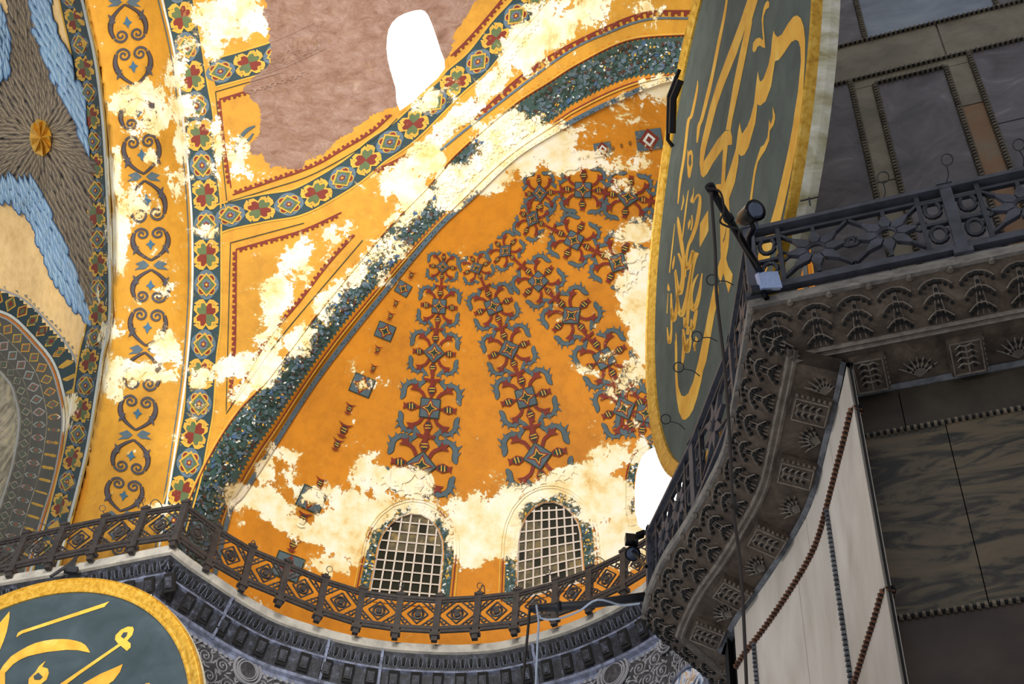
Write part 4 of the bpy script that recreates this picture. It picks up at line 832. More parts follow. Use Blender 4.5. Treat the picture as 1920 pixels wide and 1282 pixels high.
P1.poly(g((1195, 455), (1205, 480), (1190, 530), (1145, 580), (1175, 605), (1175, 640), (1142, 672), (1085, 625), (720, 880), (600, 970), (520, 1020), (480, 1010), (700, 860), (1065, 610), (1035, 570), (1040, 530), (1090, 480), (1150, 453)), LETR, 1)
P1.poly(g((1110, 505), (1148, 503), (1140, 535), (1112, 560), (1088, 540)), BOARDL, 2)
P1.poly(g((410, 760), (380, 815), (430, 830), (440, 870), (420, 930), (370, 970), (300, 1000), (265, 1030), (255, 960), (260, 920), (320, 860), (350, 810)), LETR, 1)
P1.poly(g((345, 865), (385, 905), (360, 930), (310, 930), (300, 900)), BOARDL, 2)
o = P1.build('gold_lettering', r1); o['label'] = 'gold Arabic calligraphy'
r2, P2, n2, _, _ = roundel(tuple(EYE + 1.03 * (np.array([2.223, 9.06, 15.594]) - EYE)), 3.214, -.034, 3.8625, BOARD, .19, .18, 'huge green roundel with gold lettering hung behind the near balustrade corner', None, 230)
def a(X, Y): return (1220 + X / 5.574, Y / 5.574)
def b_(X, Y): return (1220 + X / 5.574, 220 + Y / 5.574)
def c_(X, Y): return (1220 + X / 5.827, 440 + Y / 5.827)
def e(X, Y): return (1210 + X / 5.343, 640 + Y / 5.343)
P2.poly([a(1010, 0), a(930, 240), a(790, 610), a(690, 880), a(620, 1110), a(580, 1282), b_(545, 200), b_(520, 330), b_(510, 480), b_(525, 600), b_(550, 630), b_(590, 590), b_(650, 480), b_(755, 330), b_(800, 290), b_(850, 285), b_(852, 200), b_(835, 140), b_(780, 140), b_(700, 230), b_(600, 390), b_(552, 465), b_(575, 330), b_(620, 160), a(690, 1110), a(770, 880), a(900, 560), a(980, 320), a(1010, 260), a(1060, 200), a(1120, 0), a(1190, -260), a(1130, -260)], LETR, 1)
P2.poly([a(985, 310), a(930, 560), a(870, 850), a(800, 1270), b_(785, 130), b_(835, 140), a(858, 1230), a(930, 900), a(1000, 560), a(1060, 240), a(1060, 190), a(1010, 200)], LETR, 1.3)
P2.poly([b_(755, 330), b_(745, 560), b_(735, 700), b_(775, 700), b_(785, 500), b_(808, 285)], LETR, 1.3)
P2.poly([a(1285, 315), a(1300, 360), a(1325, 388), a(1370, 360), a(1440, 240), a(1490, 175), a(1530, 160), a(1570, 190), a(1600, 280), a(1615, 420), a(1612, 640), a(1600, 850), a(1585, 1150), b_(1568, 0), b_(1540, 200), b_(1480, 520), b_(1430, 760), b_(1360, 1070), (1452, 440), (1440, 500), (1425, 545), (1405, 560), (1405, 520), (1425, 470), b_(1258, 1080), b_(1310, 900), b_(1380, 600), b_(1440, 330), b_(1490, 60), a(1500, 1200), a(1540, 950), a(1570, 640), a(1565, 500), a(1545, 430), a(1515, 415), a(1470, 440), a(1390, 560), a(1340, 625), a(1300, 640), a(1290, 700), a(1260, 900), a(1200, 1060), a(1145, 1105), a(1115, 1090), a(1110, 1150), a(1095, 1282), b_(1060, 180), b_(1020, 320), b_(980, 390), b_(945, 405), b_(920, 380), b_(915, 480), b_(880, 680), b_(820, 850), b_(825, 1000), c_(860, 0), c_(850, 130), c_(825, 260), c_(845, 340), c_(898, 435), c_(885, 520), c_(850, 640), c_(820, 520), c_(795, 420), c_(765, 530), c_(735, 440), c_(735, 350), c_(765, 250), c_(760, 0), b_(725, 1050), b_(735, 900), b_(720, 820), b_(685, 740), b_(680, 700), b_(740, 695), b_(780, 680), b_(840, 500), b_(890, 330), b_(915, 130), b_(932, 50), b_(940, 110), b_(957, 172), b_(1010, 90), b_(1045, 0), a(1080, 1080), a(1100, 900), a(1120, 740), a(1135, 830), a(1150, 855), a(1180, 820), a(1230, 680), a(1255, 560), a(1270, 400)], LETR, 1)
P2.poly([b_(770, 1282), b_(800, 1100), c_(800, 40), c_(793, 95), c_(788, 60)], BOARD, 2)
P2.poly([c_(718, 470), c_(745, 600), c_(735, 720), c_(700, 860), c_(640, 1200), e(645, 0), e(610, 200), e(580, 290), e(560, 400), e(520, 560), e(480, 680), e(440, 750), e(400, 785), e(370, 780), e(335, 700), e(312, 560), e(300, 400), e(295, 0), c_(272, 1150), c_(272, 1060), c_(285, 1090), c_(292, 1282), e(320, 300), e(330, 450), e(360, 540), e(390, 550), e(430, 520), e(480, 400), e(530, 200), c_(570, 1150), c_(620, 900), c_(660, 700), c_(690, 560)], LETR, 1)
P2.poly([a(1222, 5), a(1240, 25), a(1238, 75), a(1205, 100), a(1180, 170), a(1178, 260), a(1190, 400), a(1197, 500), a(1180, 500), a(1140, 475), a(1115, 490), a(1100, 530), a(1075, 547), a(1063, 520), a(1070, 450), a(1100, 405), a(1140, 392), a(1175, 420), a(1165, 300), a(1160, 200), a(1180, 80), a(1200, 30)], LETR, 1)
P2.poly([a(1275, 1105), a(1300, 1200), b_(1300, 20), b_(1285, 80), b_(1245, 140), b_(1240, 240), b_(1200, 340), b_(1160, 400), b_(1120, 470), b_(1090, 620), b_(1060, 850), b_(1048, 910), b_(1030, 912), b_(1050, 750), b_(1080, 540), b_(1120, 400), b_(1150, 310), b_(1185, 285), b_(1220, 210), b_(1230, 130), b_(1238, 20), b_(1255, 70), b_(1275, 0)], LETR, 1)
P2.poly([b_(385, 335), b_(395, 360), b_(415, 340), b_(432, 345), b_(443, 400), b_(440, 500), b_(415, 620), b_(400, 640), b_(388, 610), b_(380, 500)], LETR, 1); P2.poly([b_(402, 400), b_(420, 385), b_(425, 480), b_(408, 520), b_(395, 480)], BOARD, 2)
P2.poly([b_(600, 968), b_(515, 1110), b_(510, 1282), c_(537, 140), c_(612, 0), b_(605, 1180)], LETR, 1)
def S(*q, sm=True): P2.stroke([(*pt, wd) for pt, wd in q], LETR, 1, smooth=sm)
S((a(818, -200), 3), (a(795, 0), 4), (a(765, 190), 5), (a(705, 480), 6), (a(650, 760), 6), (a(595, 1000), 7), (a(535, 1240), 6), (b_(505, 90), 6), (b_(492, 200), 4.5), (b_(484, 265), 2))
S((a(492, 840), 1), (a(482, 950), 4), (a(430, 1200), 5), (b_(392, 50), 5), (b_(350, 400), 5), (b_(310, 650), 4.5), (b_(290, 850), 3), (b_(284, 905), 1.5))
S((b_(395, 760), 1.5), (b_(375, 900), 3), (b_(345, 1150), 3), (c_(345, 60), 1.5)); S((b_(252, 1110), 1), (c_(240, 100), 2.5), (c_(205, 415), 2))
S((b_(285, 1040), 2), (b_(292, 1110), 6), (c_(322, 0), 7), (c_(350, 180), 7), (c_(375, 350), 5), (c_(382, 465), 2))
S((b_(440, 900), 2), (b_(488, 815), 4), (b_(515, 835), 5), (b_(508, 950), 7), (b_(478, 1120), 7), (b_(430, 1260), 7), (c_(410, 130), 5), (c_(388, 290), 5), (c_(400, 370), 7), (c_(430, 300), 7), (c_(465, 180), 7), (c_(455, 300), 5), (c_(425, 500), 6), (c_(390, 700), 7), (c_(345, 870), 9), (c_(312, 830), 7), (c_(292, 690), 5), (c_(265, 400), 3))
S((b_(430, 1020), 2), (b_(435, 1100), 3), (b_(420, 1180), 3)); P2.poly([b_(410, 1060), b_(422, 1090), b_(405, 1150), b_(390, 1180), b_(388, 1110)], LETR, 1)
S((c_(302, 200), 4), (c_(345, 330), 6), (c_(352, 480), 8), (c_(320, 640), 9), (c_(298, 560), 5), (c_(272, 380), 3))
S((c_(510, 195), 7), (c_(475, 300), 6), (c_(440, 500), 5), (c_(415, 750), 6), (c_(400, 930), 7), (c_(382, 1000), 8), (c_(366, 900), 4))
S((c_(520, 430), 2), (c_(470, 530), 5), (c_(445, 680), 5), (c_(455, 800), 9), (c_(490, 790), 9), (c_(530, 650), 7), (c_(562, 420), 2)); S((c_(500, 820), 6), (c_(482, 930), 7), (c_(456, 1030), 8), (c_(442, 920), 3))
S((c_(225, 640), 3), (c_(228, 800), 5), (c_(250, 935), 8), (c_(285, 800), 6), (c_(292, 640), 3)); S((c_(180, 1010), 2), (c_(190, 1110), 4), (c_(206, 1180), 6), (c_(226, 1050), 4), (c_(228, 800), 3))
S((c_(190, 530), 1), (c_(195, 590), 5), (c_(200, 615), 2)); S((c_(262, 230), 1.5), (c_(250, 300), 4), (c_(240, 375), 2)); S((c_(190, 640), 1), (c_(178, 860), 2))
S((c_(355, 1030), 4), (c_(372, 1180), 7), (c_(400, 1270), 9), (c_(432, 1150), 6), (c_(440, 1020), 3)); S((c_(412, 1000), 6), (c_(400, 1090), 6)); S((e(372, -60), 3), (e(385, 40), 5), (e(378, 150), 6), (e(368, 240), 2)); S((e(430, -30), 4), (e(420, 60), 8), (e(410, 115), 4))
S((c_(492, 1110), 2), (c_(500, 1150), 5), (c_(478, 1200), 5), (c_(488, 1270), 2)); S((e(505, 10), 2), (e(492, 95), 3)); S((b_(340, 810), 1), (b_(342, 870), 3), (b_(320, 970), 2))
S((b_(450, 735), 1), (b_(445, 800), 2), (b_(430, 870), 6), (b_(440, 885), 3))
o = P2.build('gold_lettering', r2); o['label'] = 'gold Arabic calligraphy'
# bracket behind the big roundel's left edge
b = MB(); Qb = [EYE + rays(q)[0] * 17.2 for q in ((1274, 130), (1254, 180), (1252, 262), (1262, 275))]; b.tube(Qb, .025, BLACK, 6); b.tube([EYE + rays(q)[0] * 17.1 for q in ((1276, 150), (1262, 185), (1260, 250))], .045, BLACK, 6)
b.build('wall_bracket', label='black iron bracket peeping out left of the huge roundel', cat='bracket')
# ================================================================== NEAR PIER
H2 = 1.6 + 21.4 * .45; DV = np.array([math.cos(-.393), math.sin(-.393)]); NV = np.array([-DV[1], DV[0]])
near_px = [(1402, 563), (1391, 640), (1380, 700), (1364, 791), (1353, 841), (1327, 897), (1283, 975), (1242, 1038), (1214, 1100), (1203, 1140)]
NL = np.array([on_z(*q, H2)[:2] for q in near_px]); NL = np.vstack([resample(catmull(NL, 4), 30)]); K0 = NL[0]
NPATH = np.vstack([K0 + DV * np.array([[9.]]), K0 + DV * np.array([[4.5]]), NL, NL[-1] + np.array([[.70, .72]]) * 3.0])[::-1]   # from far end to the right
def nsweep(b, prof, mat): sweep(b, NPATH, prof, H2, mat, 1)
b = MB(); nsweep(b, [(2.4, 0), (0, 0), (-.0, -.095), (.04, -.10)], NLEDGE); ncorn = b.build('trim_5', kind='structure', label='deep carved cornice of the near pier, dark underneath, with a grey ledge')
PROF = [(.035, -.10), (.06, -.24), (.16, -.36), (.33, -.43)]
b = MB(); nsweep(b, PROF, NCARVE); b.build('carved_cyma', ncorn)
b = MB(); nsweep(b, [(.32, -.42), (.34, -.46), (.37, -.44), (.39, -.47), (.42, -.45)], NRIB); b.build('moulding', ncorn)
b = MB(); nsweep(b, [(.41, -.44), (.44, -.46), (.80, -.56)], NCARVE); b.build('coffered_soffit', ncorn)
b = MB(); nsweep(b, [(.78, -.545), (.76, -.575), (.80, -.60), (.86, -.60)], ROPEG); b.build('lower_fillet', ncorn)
NT = plen(NPATH); 
def prof_at(P, f):
    P = np.array(P); return resample(P, 60)[int(f * 59)]
def npoint(s, f, lift=0, prof=PROF):
    q, t = at_path(NPATH, s); n = np.array([-t[1], t[0]]); a_ = prof_at(prof, f); b2 = prof_at(prof, min(f + .05, 1)); a2 = prof_at(prof, max(f - .05, 0)); dt = b2 - a2; nn = np.array([-dt[1], dt[0]]) ; nn /= np.linalg.norm(nn)
    if nn[1] > 0: nn = -nn
    v = a_ + nn * lift; return np.array([*(q + n * v[0]), H2 + v[1]]), np.array([*t, 0]), np.array([*(n * nn[0]), nn[1]])
Lseg = [0]; 
for i in range(len(NPATH) - 1): Lseg.append(Lseg[-1] + np.linalg.norm(NPATH[i + 1] - NPATH[i]))
s_end, s_cor = 3.0, NT - 9.0
def acanthus(s, w):
    m = MB()
    for row, f0 in enumerate((.25, .52, .80)):
        for k in range(-3, 4):
            a_ = k / 3; sp = s + a_ * w * (.42 - .06 * row); f = f0 + .13 * a_ * a_
            P_, t3, n3 = npoint(sp, min(max(f, .02), .98), .012); m.disc(P_, n3, .017 if k else .022, .03, DARK, 6)  # solid near-black discs painted as the shade in drilled holes
        if row < 2:
            P_, t3, n3 = npoint(s, f0 + .13, .012); m.disc(P_, n3, .018, .03, DARK, 6)
        A = [npoint(s + q * w * (.46 - .05 * row), min(max(f0 - .07 + .15 * q * q, .02), .98), .016)[0] for q in np.linspace(-1, 1, 9)]; m.tube(A, .007, NRIB, 4)
    for q in (-.16, 0, .16): m.tube([npoint(s + q * w * g_, min(.98, .1 + g_ * .85), .014)[0] for g_ in np.linspace(.15, 1, 5)], .006, NRIB, 4)
    P_, t3, n3 = npoint(s + w * .5, .06, .03); m.tube([P_ - n3 * .02, P_ + n3 * .02], [.03, .018], NLEDGE if 0 else NRIB, 6)
    return m
s = .2
while s < NT - .3:
    if abs(s - s_cor) > .12 and abs(s - s_end) > .12: acanthus(s, .30).build('acanthus_leaf', ncorn)
    s += .335
# corner palmettes at the two arrises
PR2 = [(.44, -.46), (.80, -.56)]
def bracket(s, w):
    m = MB(); P_, t3, n3 = npoint(s, .5, .02, PR2); q0, _, _ = npoint(s, .02, .02, PR2); q1, _, _ = npoint(s, .98, .02, PR2); dn = (q1 - q0) / 2
    m.box(P_ + n3 * .03, t3 * w, dn * .95, n3 * .045, NCARVE, .94)
    F0 = P_ + n3 * .08
    for sx in (-1, 1): m.bar(F0 - dn * .85 + t3 * sx * w * .82, F0 + dn * .85 + t3 * sx * w * .82, .012, .012, n3, NRIB)
    for sy in (-1, 1): m.bar(F0 + dn * .82 * sy - t3 * w * .82, F0 + dn * .82 * sy + t3 * w * .82, .012, .012, n3, NRIB)
    for sx in (-1, 1):
        for k in range(4):
            c0 = F0 + dn * (-.6 + k * .32); m.tube([c0, c0 + t3 * sx * w * .3 - dn * .10, c0 + t3 * sx * w * .58 + dn * .08], [.009, .013, .006], NRIB, 4); m.disc(c0 + t3 * sx * w * .34 + dn * .1, n3, .014, .02, DARK, 5)
    m.tube([F0 - dn * .7, F0 + dn * .75], .008, NRIB, 4)
    for k in range(7): c0 = F0 + dn * (-.8 + k * .27) + t3 * w * .93 - n3 * .02; m.disc(c0, n3, .014, .03, NRIB, 6)
    m.build('modillion', ncorn)
def palmette(s, w):
    m = MB(); P_, t3, n3 = npoint(s, .5, .01, PR2); q0, _, _ = npoint(s, .02, .01, PR2); q1, _, _ = npoint(s, .98, .01, PR2); dn = (q1 - q0) / 2
    for k in range(-3, 4):
        a_ = k * .33; d_ = -dn * math.cos(a_) * .9 + t3 * math.sin(a_) * w * .85; c0 = P_ + dn * .8
        m.tube([c0, c0 + d_ * .6, c0 + d_ * 1.25 + t3 * k * .01], [.006, .014, .005], NRIB, 4); m.disc(c0 + d_ * .95 + t3 * .02, n3, .013, .02, DARK, 5); m.disc(c0 + d_ * .6 + t3 * .012, n3, .011, .02, DARK, 5)
    m.build('palmette', ncorn)
s = 3.45; k = 0
while s < NT - .4:
    if abs(s - s_cor) > .42: (bracket if k % 2 == 0 else palmette)(s, .15)
    s += .40; k += 1
for s in (.5, 1.3, 2.1): bracket(s, .15)
# pier walls
WP = NPATH + mitre(NPATH) * .84
def wall_sweep(b, i0, i1, z0, z1, mat, push=0): 
    P = WP[i0:i1] + (mitre(WP[i0:i1]) * push); V = []
    for q in P: V += [(*q, z0), (*q, z1)]
    b.add(V, [(2 * i, 2 * i + 1, 2 * i + 3, 2 * i + 2) for i in range(len(P) - 1)], mat)
b = MB(); wall_sweep(b, 0, len(WP), H2 - .55, 3.0, DARK, .03)
pier = b.build('wall_near_pier', kind='structure', label='near pier faced with white marble on its left side and dark veined marble on its right side')
KI = len(WP) - 3      # index of the arris between the white and the dark faces
KW = WP[KI]; DN3 = np.array([*DV, 0]); NN3 = np.array([*NV, 0])
def right_px(px, off=0): return on_plane(px[0], px[1], np.array([*KW, 0]) - NN3 * off, NN3)
def slab_r(q, mat, name='marble_slab', th=.03, parent=None, gap=.006, off=0, org=None):
    P = [right_px(x, off) for x in q] if org is None else [on_plane(x[0], x[1], org - NN3 * off, NN3) for x in q]
    c = np.mean(P, 0); F_ = [p_ + (c - p_) / np.linalg.norm(c - p_) * gap for p_ in P]; n = len(P); V = [f - NN3 * th for f in F_] + list(F_)
    m = MB(); m.add(V, [tuple(range(n)), tuple(range(2 * n - 1, n - 1, -1))] + [(i, n + i, n + (i + 1) % n, (i + 1) % n) for i in range(n)], mat); return m.build(name, parent or pier)
def left_hit(px):
    for i in range(KI, 0, -1):
        a_, c_2 = WP[i], WP[i - 1]; t = c_2 - a_; L = np.linalg.norm(t); t /= L; n = np.array([-t[1], t[0], 0]); h = on_plane(px[0], px[1], np.array([*a_, 0]), n); u = (h[:2] - a_) @ t
        if -.02 <= u <= L + .02: return sum(np.linalg.norm(WP[j] - WP[j - 1]) for j in range(i + 1, KI + 1)) + u, h[2]
    return None
WL = WP[:KI + 1][::-1]    # from the arris leftwards
def left_pt(s, z, off=0):
    q, t = at_path(WL, max(s, 0)) if s >= 0 else (WL[0] + (WL[0] - WL[1]) / np.linalg.norm(WL[0] - WL[1]) * -s, (WL[1] - WL[0]) / np.linalg.norm(WL[1] - WL[0])); n = np.array([t[1], -t[0]]) ; return np.array([*(q - n * off), z]), t, -n
Lw = plen(WL) - 3.0 if plen(WL) > 5 else plen(WL)
def slab_l(s0, s1, z0, z1, mat, name='marble_slab', th=.03):
    n = max(2, int((s1 - s0) / .12) + 1); S_ = np.linspace(s0 + .004, s1 - .004, n); V = []
    for s in S_:
        for z, o_ in ((z0 - .004, th), (z1 + .004, th), (z0 - .004, 0), (z1 + .004, 0)): V.append(left_pt(s, z, o_)[0])
    F = []
    for i in range(n - 1):
        a_ = 4 * i; c2 = a_ + 4; F += [(a_, a_ + 1, c2 + 1, c2), (a_, c2, c2 + 2, a_ + 2), (a_ + 1, a_ + 3, c2 + 3, c2 + 1)]
    F += [(0, 2, 3, 1), (4 * n - 4, 4 * n - 3, 4 * n - 1, 4 * n - 2)]
    m = MB(); m.add(V, F, mat); return m.build(name, pier)
# rope moulding heights from the traced lines
ZT = H2 - .56
Z1 = right_px((1602, 828))[2]; Z2 = right_px((1646, 1170))[2]
print('rope heights', Z1, Z2, 'left hits', left_hit((1555, 932)), left_hit((1367, 1278)), left_hit((1599, 1261)), left_hit((1417, 1195)), left_hit((1371, 1220)), 'wall', plen(WL))
sA = left_hit((1560, 960)); sA = sA[0] if sA else .7; sB = left_hit((1420, 1200)); sB = sB[0] if sB else 2.6
sE = plen(NL) - .2
for s0, s1, z0, z1 in ((0, 1.35, ZT, Z1), (1.35, 2.4, ZT, Z1), (2.4, sE, ZT, Z1), (0, sA, Z1, Z2), (sA, (sA + sB) / 2, Z1, Z2), ((sA + sB) / 2, sB, Z1, Z2), (sB, sE, Z1, Z2), (0, 1.6, Z2, 3.2), (1.6, sE, Z2, 3.2)): slab_l(s0, s1, z0, z1, MWHT)
def rope(P, w, pitch, mats, n3, name, parent, zig=True):
    P = np.asarray(P, float); L = plen(P); m = MB(); k = int(L / pitch); Q = resample(P, k + 1)
    m.tube(Q[::max(1, k // 40)] if k > 40 else Q, w * .32, mats[0], 5)
    for i in range(k):
        a_, c2 = Q[i], Q[i + 1]; t = (c2 - a_); t /= np.linalg.norm(t); sd = np.cross(t, n3); sd /= np.linalg.norm(sd)
        m.box((a_ + c2) / 2 + n3 * w * .15, t * pitch * .30 + sd * w * .12, sd * w * .42, n3 * w * .28, mats[1], .7)
    return m.build(name, parent)
LR = [left_pt(s, Z1, .04)[0] for s in np.linspace(0, sE, 40)]; rope(LR, .07, .055, (DARK, ROPER), np.array([-1, -.1, 0]), 'rope_moulding', pier)
LR = [left_pt(s, Z2, .04)[0] for s in np.linspace(0, sE, 40)]; rope(LR, .06, .055, (DARK, ROPER), np.array([-1, -.1, 0]), 'rope_moulding', pier)
for s_, z0, z1 in ((sA, Z1, Z2), (sB, Z1, Z2 - .5)): rope([left_pt(s_, z, .04)[0] for z in (z0, z1)], .055, .05, (DARK, ROPEG), np.array([-1, -.1, 0]), 'rope_moulding', pier)
R0 = np.array([*KW, 0]); 
def rz(s, z, off=0): return R0 + DN3 * s + np.array([0, 0, z]) - NN3 * off
def slab_rz(s0, s1, z0, z1, mat):
    P = [rz(s0 + .004, z0 - .004), rz(s1 - .004, z0 - .004), rz(s1 - .004, z1 + .004), rz(s0 + .004, z1 + .004)]; V = [q - NN3 * .03 for q in P] + P
    m = MB(); m.add(V, [(0, 3, 2, 1), (4, 5, 6, 7), (0, 1, 5, 4), (1, 2, 6, 5), (2, 3, 7, 6), (3, 0, 4, 7)], mat); m.build('marble_slab', pier)
sj = (right_px((1690, 760)) - R0) @ DN3; sj2 = (right_px((1810, 950)) - R0) @ DN3
for s0, s1, z0, z1, m in ((0, sj, ZT, Z1, MDR2), (sj, 3, ZT, Z1, MDR2), (3, 8, ZT, Z1, MDR2), (0, sj2, Z1, Z2, MBRE), (sj2, 3.2, Z1, Z2, MBRE), (3.2, 8, Z1, Z2, MBRE), (0, 2.6, Z2, 3.2, MBRN), (2.6, 8, Z2, 3.2, MBRN)): slab_rz(s0, s1, z0, z1, m)
for z in (Z1, Z2): rope([rz(-.03, z, .04), rz(8, z, .04)], .05, .055, (DARK, ROPEM), -NN3, 'rope_moulding', pier)
b = MB(); b.bar(rz(0, ZT, .03), rz(8, ZT, .03), .03, .03, NN3, MRUST); b.build('lower_fillet', pier)
# ------------------------------------------------------------------ upper wall behind the near balustrade
U0 = np.array([*(K0 + NV * 1.75), 0])
def up(px, off=0): return on_plane(px[0], px[1], U0 - NN3 * off, NN3)
sL = (up((1508, 395)) - U0) @ DN3
def U(s, z, off=0): return U0 + DN3 * s + np.array([0, 0, z]) - NN3 * off
b = MB(); P = [U(sL, 11), U(sL + 9, 11), U(sL + 9, 22), U(sL, 22)]; V = P + [q + NN3 * 3.5 for q in P]
b.add(V, [(0, 1, 2, 3), (7, 6, 5, 4), (0, 3, 7, 4), (3, 2, 6, 7), (1, 5, 6, 2)], MOLV); upw = b.build('wall_upper_pier', kind='structure', label='marble clad wall above the near balustrade, panels framed by rope mouldings')
def slab_u(q, mat): 
    P = [up(x) for x in q]; c = np.mean(P, 0); F_ = [p_ + (c - p_) / np.linalg.norm(c - p_) * .012 for p_ in P]; n = len(P); V = [f - NN3 * .03 for f in F_] + list(F_)
    m = MB(); m.add(V, [tuple(range(n))[::-1], tuple(range(n, 2 * n))] + [(i, (i + 1) % n, n + (i + 1) % n, n + i) for i in range(n)], mat); m.build('marble_slab', upw)
xsz = lambda px: ((up(px) - U0) @ DN3, up(px)[2])
def U2(s, z): return proj([U(s, z)])[0]
def ln(pa, pb): return pa, pb
# grid of the cladding in wall coordinates (s along, z up) from the traced rope lines
zA = (xsz((1567, 92))[1] + xsz((1920, 10))[1]) / 2; zB = (xsz((1555, 168))[1] + xsz((1920, 77))[1]) / 2; zC = xsz((1700, 148))[1]
s1 = xsz((1620, 265))[0]; s2 = xsz((1668, 270))[0]; s3 = xsz((1807, 230))[0]; s4 = xsz((1855, 210))[0]; s5 = xsz((1613, 36))[0]; s6 = xsz((1868, 10))[0]; zE = 11.3
print('upper', sL, zA, zB, zC, s1, s2, s3, s4, s5, s6)
def slab_sz(sa, sb, za, zb, mat): slab_u([U2(sa, za), U2(sb, za), U2(sb, zb), U2(sa, zb)], mat)
s7 = s4 + (s3 - s2)
zm = (zE + zB) / 2 + .4; zR = xsz((1842, 195))[1]
for q in ((sL, s1, zE, zm, MDRK), (sL, s1, zm, zB, MDRK), (s1, s2, zE, zm + .3, MOLV), (s1, s2, zm + .3, zC, MOLV), (s2, s3, zE, zC, MDRK), (s3, s4, zE, zR, MRUST), (s3, s4, zR, zC, MOLV), (s1, s4, zC, zB, MOLV), (s4, s7, zE, zm + .9, MDRK), (s4, s7, zm + .9, zB, MDRK), (s7, sL + 8.8, zE, zB, MOLV),
          (sL, (s3 + s4) / 2 - .1, zB, zA, MOLV), ((s3 + s4) / 2 - .1, sL + 8.8, zB, zA, MOLV), (sL, s5, zA, 21.5, MDRK), (s5, s6, zA, 21.5, MBLU), (s6, sL + 8.8, zA, 21.5, MDRK)): slab_sz(*q)
for pa, pb in (((sL, zA), (sL + 8, zA)), ((sL, zB), (sL + 8, zB)), ((s1, zE), (s1, zB)), ((s2, zE), (s2, zC)), ((s3, zE), (s3, zC)), ((s2, zC), (s3, zC)), ((s4, zE), (s4, zB)), ((s5, zA), (s5, 21.5)), ((s6, zA), (s6, 21.5)), ((s7, zE), (s7, zB))):
    rope([U(*pa, .04), U(*pb, .04)], .075, .06, (DARK, ROPEM), -NN3, 'rope_moulding', upw)
# ------------------------------------------------------------------ near balustrade
NH = 1.02
def near_bay(root, A, B, Z=np.array([0, 0, 1.]), mir=False):
    A = np.array([*A, H2]); B = np.array([*B, H2]); t3 = B - A; L = np.linalg.norm(t3); t3 /= L; n3 = np.array([-t3[1], t3[0], 0]); h = NH
    m = MB(); m.bar(A + Z * (h - .03), B + Z * (h - .03), .10, .05, Z, NIRN); m.build('top_rail', root)
    m = MB(); m.bar(A + Z * .12, B + Z * .12, .07, .05, Z, NIRN); m.bar(A + Z * .185, B + Z * .185, .03, .03, Z, NIRN); m.build('bottom_rail', root)
    m = MB()
    a_, c2 = .26, L - .26
    m.bar(A + Z * (h - .15) + t3 * a_, A + Z * (h - .15) + t3 * c2, .04, .035, Z, NIRD)
    for u in (a_, c2): m.bar(A + t3 * u + Z * .12, A + t3 * u + Z * (h - .04), .04, .05, n3, NIRD)
    for u in (.15, L - .15):
        for zz in (.38, .74):
            m.tube([A + t3 * (u + .07 * math.cos(q)) + Z * (zz + .11 * math.sin(q)) for q in np.linspace(0, 2 * math.pi, 12, endpoint=False)], .022, NIRD, 5, closed=True)
        m.bar(A + t3 * (u - .12) + Z * .52, A + t3 * (u + .12) + Z * .52, .035, .04, n3, NIRD); m.bar(A + t3 * (u - .12) + Z * .84, A + t3 * (u + .12) + Z * .84, .05, .04, n3, NIRD)
    m.build('rail_frame', root)
    nr = max(1, int(round((c2 - a_) / .62))); pit = (c2 - a_) / nr
    for k in range(nr):
        c = A + t3 * (a_ + pit * (k + .5)) + Z * .54; m = MB(); R_ = min(.33, pit * .44)
        m.tube([c + t3 * .085 * math.cos(q) + Z * .085 * math.sin(q) for q in np.linspace(0, 2 * math.pi, 14, endpoint=False)], .022, NIRD, 6, closed=True)
        for j in range(8):
            q = j * math.pi / 4 + math.pi / 8 * 0; d_ = t3 * math.cos(q) + Z * math.sin(q); s_ = -t3 * math.sin(q) + Z * math.cos(q); R2 = R_ * (1.0 if j % 2 else .92)
            V = []
            for o_ in (-.022, .022): V += [c + d_ * .09 + s_ * .03 + n3 * o_, c + d_ * .15 + s_ * .055 + n3 * o_, c + d_ * R2 + s_ * .012 + n3 * o_, c + d_ * R2 - s_ * .012 + n3 * o_, c + d_ * .15 - s_ * .055 + n3 * o_, c + d_ * .09 - s_ * .03 + n3 * o_]
            m.add(V, [tuple(range(6)), tuple(range(11, 5, -1))] + [(i, 6 + i, 6 + (i + 1) % 6, (i + 1) % 6) for i in range(6)], NIRN)
        for sx in (-1, 1):
            c0 = c + t3 * sx * pit * .47; m.tube([c0 + t3 * .05 * math.cos(q) + Z * .06 * math.sin(q) for q in np.linspace(0, 2 * math.pi, 10, endpoint=False)], .016, NIRD, 5, closed=True)
            for sy in (-1, 1): m.bar(c + t3 * sx * R_ * .7 + Z * sy * R_ * .7, c + t3 * sx * pit * .48 + Z * sy * .30, .03, .04, n3, NIRD)
        for sy in (-1, 1): m.bar(c + Z * sy * R_ * .85, c + Z * sy * .33, .035, .045, n3, NIRD)
        m.build('iron_star', root)
def near_post(root, q, t, tall=NH):
    t3 = np.array([*t, 0]); n3 = np.array([-t[1], t[0], 0]); Z = np.array([0, 0, 1.]); b0 = np.array([*q, H2]); m = MB()
    m.box(b0 + Z * (tall / 2 + .01), t3 * .05, n3 * .045, Z * (tall / 2), NIRN); m.box(b0 + Z * (tall + .03), t3 * .07, n3 * .06, Z * .03, NIRN, .7); m.box(b0 + Z * .03, t3 * .08, n3 * .07, Z * .03, NIRN); m.build('post', root)
ins = .03
posts_r = [K0 + NV * ins + DV * .07]; pr = on_z(1790, 410, H2 + .45)[:2]; sp_ = (pr - K0) @ DV; posts_r.append(K0 + NV * ins + DV * sp_); posts_r.append(K0 + NV * ins + DV * (2 * sp_)); posts_r.append(K0 + NV * ins + DV * (3 * sp_))
